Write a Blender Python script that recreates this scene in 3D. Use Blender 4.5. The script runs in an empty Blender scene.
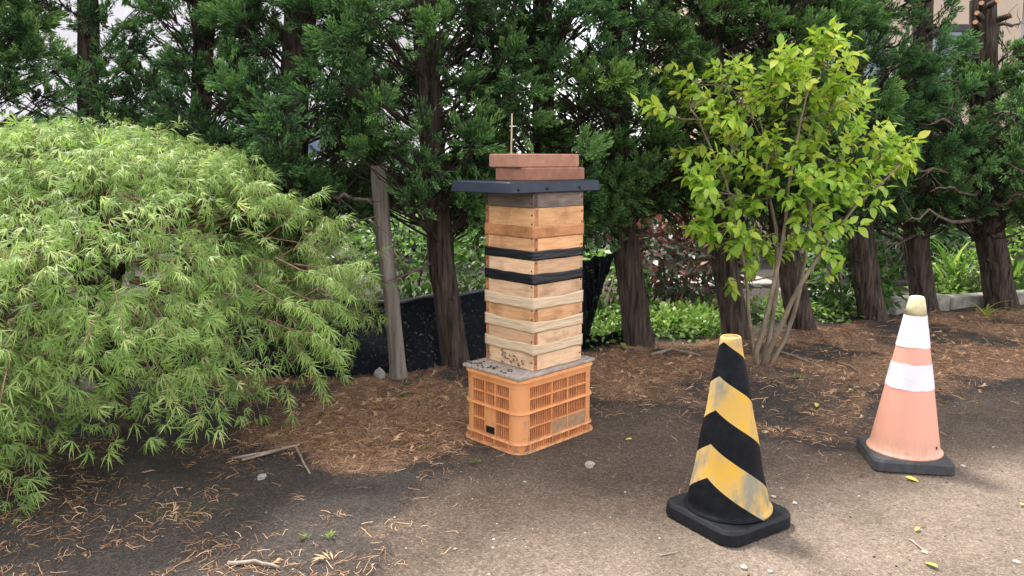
import bpy, math, random
import numpy as np
from mathutils import Vector, Matrix

rnd = random.Random(11)
R = np.random.default_rng(11)
rad = math.radians
sc = bpy.context.scene
col = sc.collection

# ------------------------------------------------------------------ camera, world, sun, exposure
FPX, PITCH, EYE = 773.0, rad(9.4), 1.35
cam = bpy.data.objects.new('camera', bpy.data.cameras.new('camera'))
col.objects.link(cam)
cam.location = (0, 0, EYE)
cam.rotation_euler = (math.pi / 2 - PITCH, 0, 0)
cam.data.sensor_width = 36
cam.data.lens = FPX / 1024 * 36
cam.data.clip_end = 2000
sc.camera = cam

SUN_DIR = Vector((-0.30, 0.37, 0.88)).normalized()      # towards the sun
world = bpy.data.worlds.new('World')
sc.world = world
world.use_nodes = True
wn, wl = world.node_tree.nodes, world.node_tree.links
wn.clear()
w_out = wn.new('ShaderNodeOutputWorld')
w_bg = wn.new('ShaderNodeBackground')
w_bg.inputs['Strength'].default_value = 0.115
w_sky = wn.new('ShaderNodeTexSky')
w_sky.sky_type = 'NISHITA'
w_sky.sun_disc = False
w_sky.sun_elevation = math.asin(SUN_DIR.z)
w_sky.sun_rotation = math.atan2(SUN_DIR.x, SUN_DIR.y)
w_sky.dust_density = 2.0
w_tc = wn.new('ShaderNodeTexCoord')
w_no = wn.new('ShaderNodeTexNoise')
w_no.inputs['Scale'].default_value = 2.2
w_no.inputs['Detail'].default_value = 6
w_rm = wn.new('ShaderNodeMapRange')
w_rm.inputs['From Min'].default_value = 0.30
w_rm.inputs['From Max'].default_value = 0.62
w_rm.inputs['To Min'].default_value = 0.35
w_rm.inputs['To Max'].default_value = 0.95
w_mx = wn.new('ShaderNodeMixRGB')
w_mx.inputs['Color2'].default_value = (9.9, 9.7, 9.7, 1)
wl.new(w_tc.outputs['Generated'], w_no.inputs['Vector'])
wl.new(w_no.outputs['Fac'], w_rm.inputs['Value'])
wl.new(w_rm.outputs['Result'], w_mx.inputs['Fac'])
wl.new(w_sky.outputs['Color'], w_mx.inputs['Color1'])
wl.new(w_mx.outputs['Color'], w_bg.inputs['Color'])
wl.new(w_bg.outputs['Background'], w_out.inputs['Surface'])

sun = bpy.data.objects.new('sun', bpy.data.lights.new('sun', 'SUN'))
col.objects.link(sun)
sun.data.energy = 3.5
sun.data.angle = rad(9)
sun.data.color = (1.0, 0.95, 0.87)
sun.location = (-4, 6, 12)
sun.rotation_euler = (-SUN_DIR).to_track_quat('-Z', 'Y').to_euler()

sc.view_settings.view_transform = 'Standard'
sc.view_settings.look = 'None'
sc.view_settings.gamma = 1.0
sc.view_settings.exposure = 1.52
sc.render.engine = 'CYCLES'
sc.cycles.use_denoising = True
sc.cycles.max_bounces = 8
sc.cycles.transparent_max_bounces = 12


# ------------------------------------------------------------------ maths helpers
def ground_at(px, py, z=0.0):
    """where the line of sight of a spot in the photograph meets the height z"""
    x, y = (px - 512) / FPX, (py - 288) / FPX
    d = (x, math.cos(PITCH) - y * math.sin(PITCH), -math.sin(PITCH) - y * math.cos(PITCH))
    t = (z - EYE) / d[2]
    return Vector((d[0] * t, d[1] * t, z))


def spot(px, py, Y):
    """the point at distance Y in front of the viewer"""
    x, y = (px - 512) / FPX, (py - 288) / FPX
    d = (x, math.cos(PITCH) - y * math.sin(PITCH), -math.sin(PITCH) - y * math.cos(PITCH))
    t = Y / d[1]
    return Vector((d[0] * t, Y, EYE + d[2] * t))


def _hash(i, j, k):
    n = (i * 73856093) ^ (j * 19349663) ^ (k * 83492791)
    n = (n ^ (n >> 13)) & 0x7fffffff
    n = (n * (n * n * 15731 + 789221) + 1376312589) & 0x7fffffff
    return n / 0x7fffffff


def vnoise(x, y, z=0.0):
    x, y, z = np.broadcast_arrays(np.asarray(x, float), np.asarray(y, float), np.asarray(z, float))
    xi, yi, zi = np.floor(x).astype(np.int64), np.floor(y).astype(np.int64), np.floor(z).astype(np.int64)
    f = [v - np.floor(v) for v in (x, y, z)]
    f = [v * v * (3 - 2 * v) for v in f]
    r = 0
    for a in (0, 1):
        for b in (0, 1):
            for c in (0, 1):
                w = (f[0] if a else 1 - f[0]) * (f[1] if b else 1 - f[1]) * (f[2] if c else 1 - f[2])
                r = r + w * _hash(xi + a, yi + b, zi + c)
    return r


def fbm(x, y, z=0.0, o=4):
    s, a, t = 0, 0.5, 0
    for i in range(o):
        s = s + a * vnoise(np.asarray(x) * 2 ** i + 17.3 * i, np.asarray(y) * 2 ** i - 9.1 * i, np.asarray(z) * 2 ** i)
        t += a
        a *= 0.5
    return s / t


def sstep(a, b, x):
    t = np.clip((x - a) / (b - a), 0, 1)
    return t * t * (3 - 2 * t)


def norm(a):
    return a / np.maximum(np.linalg.norm(a, axis=-1, keepdims=True), 1e-9)


# ------------------------------------------------------------------ object helpers
def tag(o, label=None, cat=None, group=None, kind=None):
    if label: o['label'] = label
    if cat: o['category'] = cat
    if group: o['group'] = group
    if kind: o['kind'] = kind
    return o


def empty(name, loc=(0, 0, 0), rz=0.0, label=None, cat=None, group=None):
    o = bpy.data.objects.new(name, None)
    o.empty_display_size = 0.1
    o.location = loc
    o.rotation_euler = (0, 0, rz)
    col.objects.link(o)
    return tag(o, label, cat, group)


def link(name, mesh, mat=None, parent=None, loc=None, rot=None):
    o = bpy.data.objects.new(name, mesh)
    if mat is not None and not mesh.materials:
        mesh.materials.append(mat)
    col.objects.link(o)
    if parent is not None: o.parent = parent
    if loc is not None: o.location = loc
    if rot is not None: o.rotation_euler = rot
    return o


def np_mesh(name, v, f, tint=None, smooth=False, extra=None):
    """mesh from vertex array (n,3) and face array (m,3 or 4)"""
    me = bpy.data.meshes.new(name)
    v = np.asarray(v, np.float32)
    f = np.asarray(f, np.int32)
    k = f.shape[1]
    me.vertices.add(len(v))
    me.vertices.foreach_set('co', v.ravel())
    me.loops.add(len(f) * k)
    me.loops.foreach_set('vertex_index', f.ravel())
    me.polygons.add(len(f))
    me.polygons.foreach_set('loop_start', np.arange(0, len(f) * k, k, dtype=np.int32))
    if smooth:
        me.polygons.foreach_set('use_smooth', np.ones(len(f), bool))
    at = dict(extra or {})
    if tint is not None: at['tint'] = tint
    for n, a in at.items():
        t = me.attributes.new(n, 'FLOAT', 'POINT')
        t.data.foreach_set('value', np.asarray(a, np.float32))
    me.update(calc_edges=True)
    me.validate()
    return me


class MB:
    """collects simple shapes into one mesh"""
    def __init__(s):
        s.v, s.f, s.sm = [], [], []

    def add(s, v, f, smooth=False):
        o = len(s.v)
        s.v += [tuple(p) for p in v]
        s.f += [tuple(i + o for i in q) for q in f]
        s.sm += [smooth] * len(f)

    def box(s, a, b, M=None, bev=0.0):
        x0, y0, z0 = a
        x1, y1, z1 = b
        if bev <= 0:
            v = [(x, y, z) for z in (z0, z1) for y in (y0, y1) for x in (x0, x1)]
            f = [(0, 2, 3, 1), (4, 5, 7, 6), (0, 1, 5, 4), (2, 6, 7, 3), (0, 4, 6, 2), (1, 3, 7, 5)]
        else:
            g = bev
            v, f = [], []
            idx = {}
            for cx in (0, 1):
                for cy in (0, 1):
                    for cz in (0, 1):
                        X, Y, Z = (x0, x1)[cx], (y0, y1)[cy], (z0, z1)[cz]
                        sx, sy, sz = 1 - 2 * cx, 1 - 2 * cy, 1 - 2 * cz
                        for ax in range(3):
                            p = [X + sx * g, Y + sy * g, Z + sz * g]
                            p[ax] = (X, Y, Z)[ax]
                            idx[(cx, cy, cz, ax)] = len(v)
                            v.append(tuple(p))
            def q(*k): f.append(tuple(idx[i] for i in k))
            for c in (0, 1):
                q((c, 0, 0, 0), (c, 1, 0, 0), (c, 1, 1, 0), (c, 0, 1, 0))
                q((0, c, 0, 1), (1, c, 0, 1), (1, c, 1, 1), (0, c, 1, 1))
                q((0, 0, c, 2), (1, 0, c, 2), (1, 1, c, 2), (0, 1, c, 2))
            for a in (0, 1):
                for b in (0, 1):
                    q((a, b, 0, 0), (a, b, 1, 0), (a, b, 1, 1), (a, b, 0, 1))
                    q((a, 0, b, 0), (a, 1, b, 0), (a, 1, b, 2), (a, 0, b, 2))
                    q((0, a, b, 1), (1, a, b, 1), (1, a, b, 2), (0, a, b, 2))
            for a in (0, 1):
                for b in (0, 1):
                    for c in (0, 1):
                        q((a, b, c, 0), (a, b, c, 1), (a, b, c, 2))
        if M is not None: v = [M @ Vector(p) for p in v]
        s.add(v, f)
        return s

    def loft(s, loops, close=True, cap0=True, cap1=True, smooth=False):
        n = len(loops[0])
        v = [p for l in loops for p in l]
        f = []
        for i in range(len(loops) - 1):
            for j in range(n if close else n - 1):
                k = (j + 1) % n
                f.append((i * n + j, i * n + k, (i + 1) * n + k, (i + 1) * n + j))
        s.add(v, f, smooth)
        o = len(s.v) - len(v)
        if cap0: s.f.append(tuple(o + j for j in reversed(range(n)))); s.sm.append(False)
        if cap1: s.f.append(tuple(o + (len(loops) - 1) * n + j for j in range(n))); s.sm.append(False)
        return s

    def tube(s, pts, rads, n=8, smooth=True):
        pts = [Vector(p) for p in pts]
        loops = []
        up = Vector((0.31, 0.2, 0.93)).normalized()
        u = None
        for i, p in enumerate(pts):
            d = (pts[min(i + 1, len(pts) - 1)] - pts[max(i - 1, 0)]).normalized()
            if u is None:
                u = d.cross(up if abs(d.dot(up)) < 0.95 else Vector((1, 0, 0))).normalized()
            else:
                u = (u - d * u.dot(d)).normalized()
            w = d.cross(u)
            r = rads[i] if hasattr(rads, '__len__') else rads
            loops.append([p + (u * math.cos(2 * math.pi * k / n) + w * math.sin(2 * math.pi * k / n)) * r for k in range(n)])
        return s.loft(loops, smooth=smooth)

    def lathe(s, prof, n=32, smooth=True, cap0=True, cap1=True):
        return s.loft([[(r * math.cos(2 * math.pi * k / n), r * math.sin(2 * math.pi * k / n), z) for k in range(n)] for r, z in prof], smooth=smooth, cap0=cap0, cap1=cap1)

    def mesh(s, name):
        me = bpy.data.meshes.new(name)
        me.from_pydata(s.v, [], s.f)
        me.polygons.foreach_set('use_smooth', s.sm)
        import bmesh
        bm = bmesh.new(); bm.from_mesh(me)
        bmesh.ops.recalc_face_normals(bm, faces=bm.faces)
        bm.to_mesh(me); bm.free()
        me.update()
        return me

    def build(s, name, mat, parent=None, loc=None, rot=None):
        return link(name, s.mesh(name), mat, parent, loc, rot)


def tubes_np(paths, n=5):
    """many tapered tubes at once -> vertex, face arrays (quads)"""
    V, F, o = [], [], 0
    for pts, rads in paths:
        pts = np.asarray(pts, float)
        m = len(pts)
        d = norm(np.gradient(pts, axis=0))
        ref = np.array([0.3, 0.2, 0.93]) if abs(d[0] @ np.array([0.3, 0.2, 0.93])) < 0.93 else np.array([1.0, 0, 0])
        u = norm(np.cross(d, ref))
        w = np.cross(d, u)
        a = np.arange(n) * 2 * math.pi / n
        ring = pts[:, None] + (u[:, None] * np.cos(a)[None, :, None] + w[:, None] * np.sin(a)[None, :, None]) * np.asarray(rads)[:, None, None]
        V.append(ring.reshape(-1, 3))
        i = np.arange(m - 1)[:, None] * n
        j = np.arange(n)[None]
        k = (j + 1) % n
        F.append(np.stack([i + j, i + k, i + n + k, i + n + j], -1).reshape(-1, 4) + o)
        o += m * n
    return np.concatenate(V), np.concatenate(F)


def basis(fwd, up):
    """rows: forward, side, normal"""
    x = norm(fwd)
    y = norm(np.cross(up, x))
    z = np.cross(x, y)
    return np.stack([x, y, z], 1)


def stamp(tv, tf, pos, B, scale):
    n, m = len(pos), len(tv)
    v = np.einsum('mk,nkj->nmj', tv, B) * np.asarray(scale).reshape(-1, 1, 1) + pos[:, None]
    f = tf[None] + (np.arange(n) * m)[:, None, None]
    return v.reshape(-1, 3), f.reshape(-1, tf.shape[1])


# ------------------------------------------------------------------ material helpers
def mat(name):
    m = bpy.data.materials.new(name)
    m.use_nodes = True
    nt = m.node_tree
    b = nt.nodes['Principled BSDF']
    return m, nt.nodes, nt.links, b


def ramp(N, stops):
    r = N.new('ShaderNodeValToRGB')
    e = r.color_ramp.elements
    while len(e) < len(stops): e.new(0.5)
    for i, (p, c) in enumerate(stops):
        e[i].position = p
        e[i].color = (*c, 1)
    return r


def noise(N, L, scale, detail=4, rough=0.55, vec=None, co='Object', stretch=None):
    t = N.new('ShaderNodeTexNoise')
    t.inputs['Scale'].default_value = scale
    t.inputs['Detail'].default_value = detail
    t.inputs['Roughness'].default_value = rough
    if vec is None:
        c = N.new('ShaderNodeTexCoord')
        vec = c.outputs[co]
    if stretch:
        mp = N.new('ShaderNodeMapping')
        mp.inputs['Scale'].default_value = stretch
        L.new(vec, mp.inputs['Vector'])
        vec = mp.outputs['Vector']
    L.new(vec, t.inputs['Vector'])
    return t


def mixc(N, L, fac, a, b, mode='MIX'):
    m = N.new('ShaderNodeMixRGB')
    m.blend_type = mode
    for i, x in (('Fac', fac), ('Color1', a), ('Color2', b)):
        if hasattr(x, 'is_linked') or hasattr(x, 'links'): L.new(x, m.inputs[i])
        elif isinstance(x, tuple): m.inputs[i].default_value = (*x, 1)
        else: m.inputs[i].default_value = x
    return m.outputs['Color']


def math_n(N, L, op, a, b=0.0, clamp=False):
    m = N.new('ShaderNodeMath')
    m.operation = op
    m.use_clamp = clamp
    for i, x in enumerate((a, b)):
        if isinstance(x, (int, float)): m.inputs[i].default_value = x
        else: L.new(x, m.inputs[i])
    return m.outputs[0]


def bump(N, L, b, h, strength=0.5, dist=0.01):
    n = N.new('ShaderNodeBump')
    n.inputs['Strength'].default_value = strength
    n.inputs['Distance'].default_value = dist
    L.new(h, n.inputs['Height'])
    L.new(n.outputs['Normal'], b.inputs['Normal'])


def rough_mat(name, c1, c2, scale=8, rough=0.8, bstr=0.3, bdist=0.005, stretch=None, detail=6, spec=0.3, lo=0.3, hi=0.7):
    m, N, L, b = mat(name)
    t = noise(N, L, scale, detail, 0.6, stretch=stretch)
    r = ramp(N, [(lo, c1), (hi, c2)])
    L.new(t.outputs['Fac'], r.inputs['Fac'])
    L.new(r.outputs['Color'], b.inputs['Base Color'])
    b.inputs['Roughness'].default_value = rough
    b.inputs['Specular IOR Level'].default_value = spec
    if bstr: bump(N, L, b, t.outputs['Fac'], bstr, bdist)
    return m


def leaf_mat(name, stops, trans=0.35, rough=0.5, spec=0.35, transcol=(0.5, 0.7, 0.1), vary=None):
    """tint attribute -> colour; part of the light passes through the blade"""
    m, N, L, b = mat(name)
    a = N.new('ShaderNodeAttribute')
    a.attribute_name = 'tint'
    r = ramp(N, stops)
    L.new(a.outputs['Fac'], r.inputs['Fac'])
    rc = r.outputs['Color']
    if vary:
        oi = N.new('ShaderNodeObjectInfo')
        vr = ramp(N, [(0.0, vary[0]), (1.0, vary[1])])
        L.new(oi.outputs['Random'], vr.inputs['Fac'])
        rc = mixc(N, L, 1.0, rc, vr.outputs['Color'], 'MULTIPLY')
    L.new(rc, b.inputs['Base Color'])
    b.inputs['Roughness'].default_value = rough
    b.inputs['Specular IOR Level'].default_value = spec
    t = N.new('ShaderNodeBsdfTranslucent')
    c = mixc(N, L, 0.5, rc, mixc(N, L, 1.0, rc, transcol, 'MULTIPLY'))
    g = mixc(N, L, 1.0, c, (1.5, 1.5, 1.5), 'MULTIPLY')
    L.new(g, t.inputs['Color'])
    mx = N.new('ShaderNodeMixShader')
    mx.inputs['Fac'].default_value = trans
    L.new(b.outputs['BSDF'], mx.inputs[1])
    L.new(t.outputs['BSDF'], mx.inputs[2])
    L.new(mx.outputs['Shader'], N['Material Output'].inputs['Surface'])
    return m


# ------------------------------------------------------------------ ground
def poly_sdf(x, y, pts):
    """signed distance, positive inside"""
    P = np.array(pts, float)
    d = np.full(x.shape, 1e9)
    ins = np.zeros(x.shape, bool)
    for i in range(len(P)):
        a, b = P[i], P[(i + 1) % len(P)]
        ex, ey = b - a
        t = np.clip(((x - a[0]) * ex + (y - a[1]) * ey) / (ex * ex + ey * ey), 0, 1)
        d = np.minimum(d, np.hypot(x - a[0] - t * ex, y - a[1] - t * ey))
        c = ((a[1] > y) != (b[1] > y)) & (x < (b[0] - a[0]) * (y - a[1]) / (b[1] - a[1] + 1e-12) + a[0])
        ins ^= c
    return np.where(ins, d, -d)


lot_edge = [tuple(ground_at(*p)[:2]) for p in ((372, 576), (392, 525), (432, 470), (470, 446), (540, 420), (610, 404), (680, 414), (760, 436), (835, 446), (872, 410), (1024, 388), (1150, 380))]
lot_poly = [(-0.75, 1.2), (-0.75, -6)] + [(30, -6), (30, lot_edge[-1][1] + 2.0)] + lot_edge[::-1]
tree_shade_edge = [tuple(ground_at(*p)[:2]) for p in ((360, 600), (560, 548), (680, 515), (820, 492), (920, 478), (1024, 455), (1150, 440))]  # tree row's shadow edge, painted into the asphalt tone along with soil wash
sunlit_pale_poly = [(-1.2, -6), (30, -6), (30, tree_shade_edge[-1][1] + 3.5)] + tree_shade_edge[::-1]
litter_poly = [tuple(ground_at(*p)[:2]) for p in ((120, 372), (225, 385), (250, 400), (245, 440), (300, 470), (345, 480), (420, 470), (480, 445), (600, 404), (690, 412), (760, 434), (835, 444), (875, 408), (1024, 386), (1300, 370), (1300, 316), (1000, 312), (860, 326), (760, 340), (640, 350), (450, 374), (330, 380))]
dark_poly = [tuple(ground_at(*p)[:2]) for p in ((690, 380), (760, 372), (850, 378), (858, 410), (835, 444), (760, 434), (690, 415), (640, 400))]


def smooth_mask(x, y, poly, w, n, wob):
    return sstep(-w, w, poly_sdf(x, y, poly) + (fbm(x * n, y * n, 3.3) - 0.5) * wob)


def lot_mask(x, y): return smooth_mask(x, y, lot_poly, 0.06, 6.0, 0.60)
def sunlit_pale_mask(x, y): return smooth_mask(x, y, sunlit_pale_poly, 0.22, 3.0, 0.30)
def litter_mask(x, y):
    m = smooth_mask(x, y, litter_poly, 0.10, 3.0, 0.40)
    d = smooth_mask(x, y, dark_poly, 0.15, 3.0, 0.40)
    patch = sstep(0.36, 0.56, fbm(x * 2.3 + 5, y * 2.3, 1.7))
    return m * (1 - 0.5 * d) * (0.28 + 0.72 * patch)


FEET = [ground_at(*p) for p in ((457, 372), (548, 362), (640, 352), (737, 350), (803, 337), (874, 327), (925, 316), (1004, 315), (762, 379))]


def ground_h(x, y):
    x, y = np.asarray(x, float), np.asarray(y, float)
    lot = lot_mask(x, y)
    h = (fbm(x * 1.1, y * 1.1, 0.2) - 0.5) * 0.05 + (fbm(x * 9, y * 9, 4.1) - 0.5) * 0.022
    h2 = (fbm(x * 0.8, y * 0.8, 7.7) - 0.5) * 0.012 + (fbm(x * 14, y * 14, 2.1) - 0.5) * 0.004
    far = sstep(10, 14, np.hypot(x, y))
    z = h2 * lot + (h + 0.022) * (1 - lot)
    for q in FEET:
        z = z + 0.045 * np.exp(-((x - q.x) ** 2 + (y - q.y) ** 2) / 0.035)
    for cx, cy, r in ((0.10, 3.72, 0.55), (0.824, 2.78, 0.36), (1.775, 3.351, 0.36)):
        k = sstep(r, r + 0.25, np.hypot(x - cx, y - cy))
        z = z * k - 0.001 * (1 - k)
    return z * (1 - far)


def gz(x, y): return float(ground_h(np.array([x]), np.array([y]))[0])


def axis_pts(a, b, step, far, n):
    c = np.arange(a, b + 1e-6, step)
    g = np.geomspace(step * 1.5, far, n)
    return np.concatenate([(a - g)[::-1], c, b + g])


gx = axis_pts(-3.6, 5.6, 0.030, 400, 34)
gy = axis_pts(1.7, 7.4, 0.030, 500, 34)
GX, GY = np.meshgrid(gx, gy)
GXf, GYf = GX.ravel(), GY.ravel()
nx, ny = len(gx), len(gy)
ii = np.arange(ny - 1)[:, None] * nx + np.arange(nx - 1)[None]
gf = np.stack([ii, ii + 1, ii + nx + 1, ii + nx], -1).reshape(-1, 4)
gm = np_mesh('ground', np.stack([GXf, GYf, ground_h(GXf, GYf)], 1), gf, smooth=True,
             extra={'lot': lot_mask(GXf, GYf), 'pale': sunlit_pale_mask(GXf, GYf), 'litter': litter_mask(GXf, GYf)})


def ground_material():
    m, N, L, b = mat('ground_mix')
    def attr(n):
        a = N.new('ShaderNodeAttribute'); a.attribute_name = n
        return a.outputs['Fac']
    n1 = noise(N, L, 190, 3, 0.7)
    n2 = noise(N, L, 34, 5, 0.65)
    n3 = noise(N, L, 3.0, 5, 0.6)
    v = N.new('ShaderNodeTexVoronoi'); v.inputs['Scale'].default_value = 150
    tc = N.new('ShaderNodeTexCoord'); L.new(tc.outputs['Object'], v.inputs['Vector'])
    sp = N.new('ShaderNodeSeparateColor'); L.new(v.outputs['Color'], sp.inputs['Color'])
    # worn asphalt: aggregate grains in a binder; rd holds tree shade and soil wash
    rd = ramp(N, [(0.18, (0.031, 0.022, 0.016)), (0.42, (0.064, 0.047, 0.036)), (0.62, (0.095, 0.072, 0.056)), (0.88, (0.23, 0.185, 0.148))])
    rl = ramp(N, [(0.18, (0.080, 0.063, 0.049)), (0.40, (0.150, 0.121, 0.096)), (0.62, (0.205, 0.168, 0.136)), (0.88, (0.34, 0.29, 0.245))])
    grain = mixc(N, L, 0.45, sp.outputs[0], n1.outputs['Fac'])
    grain = mixc(N, L, 0.30, grain, n2.outputs['Fac'])
    L.new(grain, rd.inputs['Fac']); L.new(grain, rl.inputs['Fac'])
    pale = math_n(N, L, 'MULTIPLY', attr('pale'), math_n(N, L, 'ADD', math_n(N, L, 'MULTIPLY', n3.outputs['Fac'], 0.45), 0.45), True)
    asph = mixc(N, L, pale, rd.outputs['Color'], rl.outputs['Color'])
    blot = ramp(N, [(0.3, (0.74, 0.72, 0.70)), (0.7, (1.12, 1.10, 1.08))]); L.new(n3.outputs['Fac'], blot.inputs['Fac'])
    asph = mixc(N, L, 1.0, asph, blot.outputs['Color'], 'MULTIPLY')
    # bare soil and litter bed
    rs = ramp(N, [(0.25, (0.018, 0.015, 0.014)), (0.55, (0.040, 0.033, 0.029)), (0.85, (0.085, 0.068, 0.055))]); L.new(grain, rs.inputs['Fac'])
    rli = ramp(N, [(0.25, (0.050, 0.029, 0.020)), (0.5, (0.19, 0.108, 0.066)), (0.8, (0.42, 0.265, 0.17))]); L.new(grain, rli.inputs['Fac'])
    moss = N.new('ShaderNodeMapRange'); moss.inputs['From Min'].default_value = 0.60; moss.inputs['From Max'].default_value = 0.74; moss.inputs['To Max'].default_value = 0.55
    n4 = noise(N, L, 1.3, 5, 0.65, stretch=(1, 1, 1)); L.new(n4.outputs['Fac'], moss.inputs['Value'])
    soil = mixc(N, L, moss.outputs['Result'], rs.outputs['Color'], (0.055, 0.062, 0.022))
    n5 = noise(N, L, 9, 6, 0.7)
    lf = math_n(N, L, 'SUBTRACT', math_n(N, L, 'ADD', math_n(N, L, 'MULTIPLY', attr('litter'), 1.3), math_n(N, L, 'MULTIPLY', n5.outputs['Fac'], 2.4)), 1.55, True)
    bed = mixc(N, L, lf, soil, rli.outputs['Color'])
    lot = math_n(N, L, 'ADD', attr('lot'), math_n(N, L, 'MULTIPLY', math_n(N, L, 'SUBTRACT', n2.outputs['Fac'], 0.5), 0.5), True)
    cc = mixc(N, L, lot, bed, asph)
    L.new(cc, b.inputs['Base Color'])
    b.inputs['Roughness'].default_value = 0.92
    b.inputs['Specular IOR Level'].default_value = 0.2
    hh = mixc(N, L, 0.5, n1.outputs['Fac'], v.outputs['Distance'])
    hh = mixc(N, L, 0.35, hh, n2.outputs['Fac'])
    bump(N, L, b, hh, 0.85, 0.010)
    return m


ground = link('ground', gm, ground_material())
tag(ground, 'worn grey asphalt lot running into brown needle litter and dark soil', 'ground', kind='structure')

# ------------------------------------------------------------------ bark and foliage materials
M_bark = rough_mat('conifer_bark', (0.013, 0.010, 0.009), (0.105, 0.076, 0.058), 42, 0.95, 1.0, 0.03, stretch=(1, 1, 0.09), lo=0.36, hi=0.68)
M_limb = rough_mat('dead_limb', (0.05, 0.036, 0.03), (0.17, 0.125, 0.10), 30, 0.9, 0.5, 0.01)
M_cut = rough_mat('cut_wood', (0.32, 0.15, 0.07), (0.48, 0.27, 0.14), 40, 0.8, 0.2)
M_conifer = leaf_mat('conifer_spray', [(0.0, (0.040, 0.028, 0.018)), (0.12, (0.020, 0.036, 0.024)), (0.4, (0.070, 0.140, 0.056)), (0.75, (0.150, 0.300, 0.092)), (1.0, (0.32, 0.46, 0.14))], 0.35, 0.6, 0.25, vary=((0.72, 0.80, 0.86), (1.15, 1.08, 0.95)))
M_maple = leaf_mat('maple_leaf', [(0.0, (0.06, 0.115, 0.030)), (0.4, (0.155, 0.245, 0.062)), (0.75, (0.265, 0.375, 0.110)), (1.0, (0.44, 0.50, 0.20))], 0.42, 0.5, 0.3)
M_lime = leaf_mat('young_leaf', [(0.0, (0.09, 0.20, 0.030)), (0.45, (0.22, 0.38, 0.045)), (0.8, (0.38, 0.53, 0.065)), (1.0, (0.60, 0.60, 0.09))], 0.45, 0.38, 0.5)
M_dark_leaf = leaf_mat('evergreen_leaf', [(0.0, (0.012, 0.030, 0.014)), (0.5, (0.030, 0.075, 0.028)), (1.0, (0.075, 0.150, 0.045))], 0.3, 0.4, 0.5)
M_green_leaf = leaf_mat('garden_leaf', [(0.0, (0.03, 0.075, 0.018)), (0.5, (0.085, 0.175, 0.035)), (1.0, (0.21, 0.31, 0.07))], 0.4, 0.45, 0.4)
M_red_leaf = leaf_mat('red_leaf', [(0.0, (0.022, 0.045, 0.020)), (0.45, (0.040, 0.075, 0.028)), (0.6, (0.12, 0.035, 0.035)), (1.0, (0.30, 0.075, 0.075))], 0.3, 0.4, 0.5, (0.7, 0.4, 0.2))
M_blade = leaf_mat('sword_leaf', [(0.0, (0.06, 0.15, 0.03)), (0.6, (0.16, 0.29, 0.06)), (1.0, (0.36, 0.42, 0.10))], 0.35, 0.4, 0.5)
M_litter = leaf_mat('dry_litter', [(0.0, (0.075, 0.040, 0.026)), (0.5, (0.31, 0.165, 0.092)), (1.0, (0.62, 0.42, 0.25))], 0.1, 0.85, 0.15, (0.6, 0.4, 0.3))
M_stem = rough_mat('smooth_stem', (0.10, 0.075, 0.052), (0.25, 0.20, 0.145), 24, 0.8, 0.3, 0.004, stretch=(1, 1, 0.4))
M_twig = rough_mat('maple_twig', (0.09, 0.05, 0.035), (0.20, 0.12, 0.08), 30, 0.8, 0.3, 0.003)


# ------------------------------------------------------------------ conifers
def trunk_mesh(name, path, radii, seg=46, ridge=0.17, seed=0):
    P = np.array([tuple(p) for p in path], float)
    t = np.linspace(0, 1, len(P))
    ln = np.concatenate([[0], np.cumsum(np.linalg.norm(np.diff(P, axis=0), axis=1))])
    n = max(12, int(ln[-1] / 0.035))
    s = np.linspace(0, ln[-1], n)
    C = np.stack([np.interp(s, ln, P[:, k]) for k in range(3)], 1)
    for _ in range(6):
        C[1:-1] = (C[:-2] + 2 * C[1:-1] + C[2:]) / 4
    C[:, 0] += (fbm(s * 1.6, seed, 0.5) - 0.5) * 0.05 * sstep(0, 0.5, s)
    r = np.interp(s, ln, radii)
    a = np.linspace(0, 2 * math.pi, seg, endpoint=False)
    A, S = np.meshgrid(a, s)
    tw = A + S * 0.25
    f1 = fbm(np.cos(tw) * 3.6 + seed, np.sin(tw) * 3.6, S * 1.4, 3)
    f2 = 1 - np.abs(vnoise(np.cos(tw) * 7.5 + seed, np.sin(tw) * 7.5, S * 2.2) * 2 - 1)
    rr = r[:, None] * (1 + ridge * 2 * (f1 - 0.5) + ridge * 1.1 * (f2 - 0.6))
    flare = np.exp(-S / 0.10) * (0.08 + 0.30 * vnoise(np.cos(A) * 1.7 + seed, np.sin(A) * 1.7, 0.3))
    rr = rr * (1 + flare)
    V = np.stack([C[:, 0][:, None] + rr * np.cos(A), C[:, 1][:, None] + rr * np.sin(A), C[:, 2][:, None] + 0 * A], -1).reshape(-1, 3)
    i = np.arange(n - 1)[:, None] * seg
    j = np.arange(seg)[None]
    k = (j + 1) % seg
    F = np.stack([i + j, i + k, i + seg + k, i + seg + j], -1).reshape(-1, 4)
    return np_mesh(name, V, F, smooth=True)


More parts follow.
